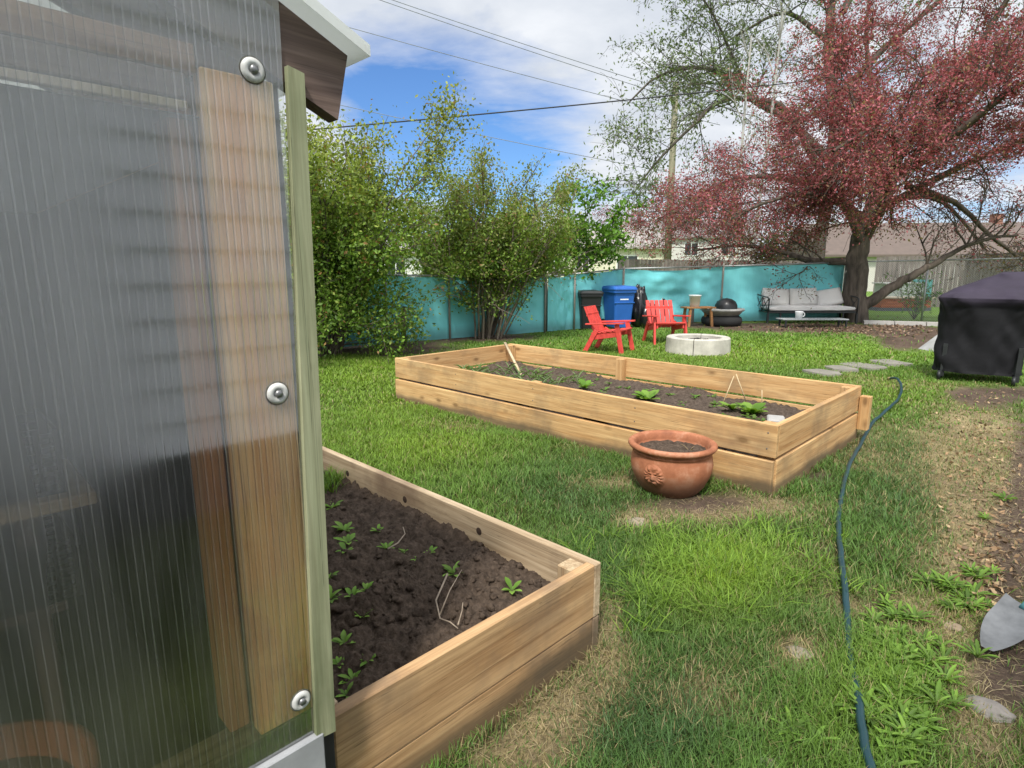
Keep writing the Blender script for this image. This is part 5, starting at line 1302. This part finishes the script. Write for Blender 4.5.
WIN = plain('dark_glass', (.03, .035, .04), .15, .2, 1, 0, 0, 20, .6); FRM = plain('white_trim', (.72, .72, .70), .5, .05)
def house(name, lab, px, dist, wd_, dp, wall_h, roof_h, wallc, roofc, wins, rot=0.0, overhang=.4, door=None, chim=False):
    p = at(px, 270, dist, 0); t = thing(name, lab, 'house', p); face(t, -FW+RT*rot)
    wm = plain(name+'_wall', wallc, .8, .06, 1.0, 0, .1, 20); rm = plain(name+'_roof', roofc, .9, .15, 3, 0, .4, 14)
    MB().box((-wd_/2, 0, -.1), (wd_/2, dp, wall_h)).build('wall', wm, t, True)
    oh = overhang; yv = dp/2
    r = MB(); z0 = wall_h-.05
    r.add([(-wd_/2-oh, -oh, z0+.06), (wd_/2+oh, -oh, z0+.06), (wd_/2+oh, yv, z0+roof_h), (-wd_/2-oh, yv, z0+roof_h), (-wd_/2-oh, dp+oh, z0+.06), (wd_/2+oh, dp+oh, z0+.06),
           (-wd_/2-oh, -oh, z0-.09), (wd_/2+oh, -oh, z0-.09), (wd_/2+oh, dp+oh, z0-.09), (-wd_/2-oh, dp+oh, z0-.09)],
          [(0, 1, 2, 3), (3, 2, 5, 4), (6, 7, 1, 0), (7, 8, 5, 2, 1), (9, 6, 0, 3, 4), (8, 9, 4, 5), (9, 8, 7, 6)])
    rf_ = r.build('roof', rm, t, True)
    if chim: MB().box((wd_*.2, yv-.3, z0+roof_h-.5), (wd_*.2+.6, yv+.3, z0+roof_h+.6)).build('chimney', plain('brick_chimney', (.25, .12, .09), .9), rf_, True)
    for (x, z, w_, h_) in wins:
        f = MB()
        f.box((x-w_/2-.08, -.05, z-.08), (x+w_/2+.08, -.002, z)); f.box((x-w_/2-.08, -.05, z+h_), (x+w_/2+.08, -.002, z+h_+.08))
        f.box((x-w_/2-.08, -.05, z+.001), (x-w_/2, -.002, z+h_-.001)); f.box((x+w_/2, -.05, z+.001), (x+w_/2+.08, -.002, z+h_-.001)); f.box((x-.03, -.045, z+.001), (x+.03, -.004, z+h_-.001))
        fo_ = f.build('window', FRM, t, True); MB().box((x-w_/2, -.025, z), (x+w_/2, -.006, z+h_)).build('pane', WIN, fo_, True)
    if door is not None: MB().box((door-.5, -.03, 0), (door+.5, -.003, 2.1)).build('door', plain('house_door', (.35, .33, .30), .6), t, True)
    return t
house('cream_bungalow', 'cream house with two dark windows seen behind the young green tree', 602, 44, 9.5, 7, 3.15, 1.5, (.62, .58, .46), (.30, .27, .25), [(-1.5, 1.2, .9, 1.3), (1.9, 1.1, 1.5, 1.4), (-3.6, 1.2, .7, 1.3)], .15)
house('grey_house', 'pale two storey house rising above the low board fence', 690, 58, 12, 8, 4.6, 1.9, (.50, .48, .45), (.24, .22, .21), [(-3.5, 2.9, 1.2, 1.1), (0, 2.9, 1.2, 1.1), (3.5, 2.9, 1.2, 1.1), (-3.5, .8, 1.2, 1.2)], -.1, door=0)
house('white_house', 'white house partly hidden between the left shrub and the lilac', 402, 40, 9, 7, 2.7, 1.4, (.66, .65, .62), (.28, .26, .25), [(-2.6, 1.0, 1.2, 1.2), (-.4, 1.0, 1.2, 1.2), (2.2, 1.0, 1.6, 1.2)], .25)
house('brown_roofed_house', 'long house with pinkish brown shingle roof behind the right board fence', 965, 42, 19, 8, 2.55, 2.5, (.55, .52, .48), (.13, .10, .085), [(-5, 1, 1.4, 1.2), (0, 1, 1.4, 1.2), (5, 1, 1.4, 1.2)], -.1, .5, chim=True)
# hedge trees far behind to close the horizon
for i, (px, dist, h, rr) in enumerate([(340, 30, 4.5, 2.6), (455, 34, 4.8, 2.6), (505, 48, 5, 3), (760, 60, 6.0, 4), (1060, 60, 6, 4), (830, 48, 4.6, 3)]):
    p = at(px, 270, dist, 0); lab = ['round green tree far behind the left shrub', 'round green tree behind the lilac', 'distant tree behind the right half of the lilac', 'dark distant tree behind the red tree', 'distant tree past the right edge of the long house', 'distant tree low behind the trunk of the red tree'][i]
    t = thing('background_tree', lab, 'tree', p, 0, 'trees beyond the fence'); T = Tree(); T.limb([p, p+Vector((.1, 0, h*.4)), p+Vector((0, .1, h*.7))], .2, .08)
    for k_ in range(30): T.twig(p+Vector((0, 0, random.uniform(h*.25, h*.6))), (random.gauss(0, 1), random.gauss(0, 1), random.uniform(0, 1.2)), rr*random.uniform(.5, .9), .05, 1, 5, 0, .8, .2, .5, .012)
    T.trunk('trunk', bark('dark_bark', (.045, .038, .032), (.14, .12, .1)), t); crown('crown', T.leafpts(9, .25), .3, [(.06, .11, .03), (.09, .15, .04), (.05, .08, .025)], [1, 1, 1], LEAF, t)

# utility pole and wires
pp = at(667, 270, 34, 0); s = 34/FPX
t = thing('utility_pole', 'weathered wooden utility pole behind the willow branches', 'utility pole', pp)
zt = 1.5+(270-100)*s
MB().tube([pp, pp+Vector((.02, .02, zt))], [.22, .15], 10).build('shaft', bark('pole_wood', (.16, .15, .10), (.30, .28, .20), 5), t)
MB().box((-1.1, -.06, zt-1.0), (1.1, .06, zt-.86)).build('crossarm', bark('pole_wood', (.16, .15, .1), (.3, .28, .2)), t, True).rotation_euler = (0, 0, .3)
for xx in (-.9, -.4, .4, .9): MB().lathe([(0, 0), (.04, 0), (.06, .07), (.03, .14), (0, .15)], (xx*math.cos(.3), xx*math.sin(.3), zt-.858), 10).build('insulator', plain('glass_insulator', (.2, .25, .24), .3), t, True)
WIRE = plain('wire_rubber', (.03, .03, .032), .6); WIREG = plain('wire_aluminium', (.16, .17, .19), .5)
def wire(a, b, r_, sag, lab, mat=WIRE):
    pts = [a.lerp(b, i/30)-Vector((0, 0, sag*4*(i/30)*(1-i/30))) for i in range(31)]
    tag(MB().tube(pts, r_, 5).build('overhead_wire', mat), lab, 'wire')
wire(at(250, 135, 16), at(1200, 30, 30), .020, .25, 'thick dark service wire crossing in front of the red tree and shrubs')
wire(at(280, 8, 30), at(720, 125, 34), .016, .1, 'thin wire sloping down from the greenhouse roof to the pole', WIREG)
wire(at(340, -14, 30), at(720, 112, 34), .016, .1, 'upper wire of the sloping pair near the top of the sky', WIREG)
wire(at(375, -6, 30), at(735, 110, 34), .016, .1, 'lower wire of the sloping pair near the top of the sky', WIREG)
wire(at(300, 96, 40), at(667, 172, 34), .018, .1, 'faint wire over the lilac descending towards the pole', WIREG)
wire(at(520, 190, 60), at(780, 205, 60), .03, .2, 'higher of the two level wires left of the pole', WIREG)
wire(at(520, 199, 60), at(780, 212, 60), .03, .2, 'lower of the two level wires left of the pole', WIREG)
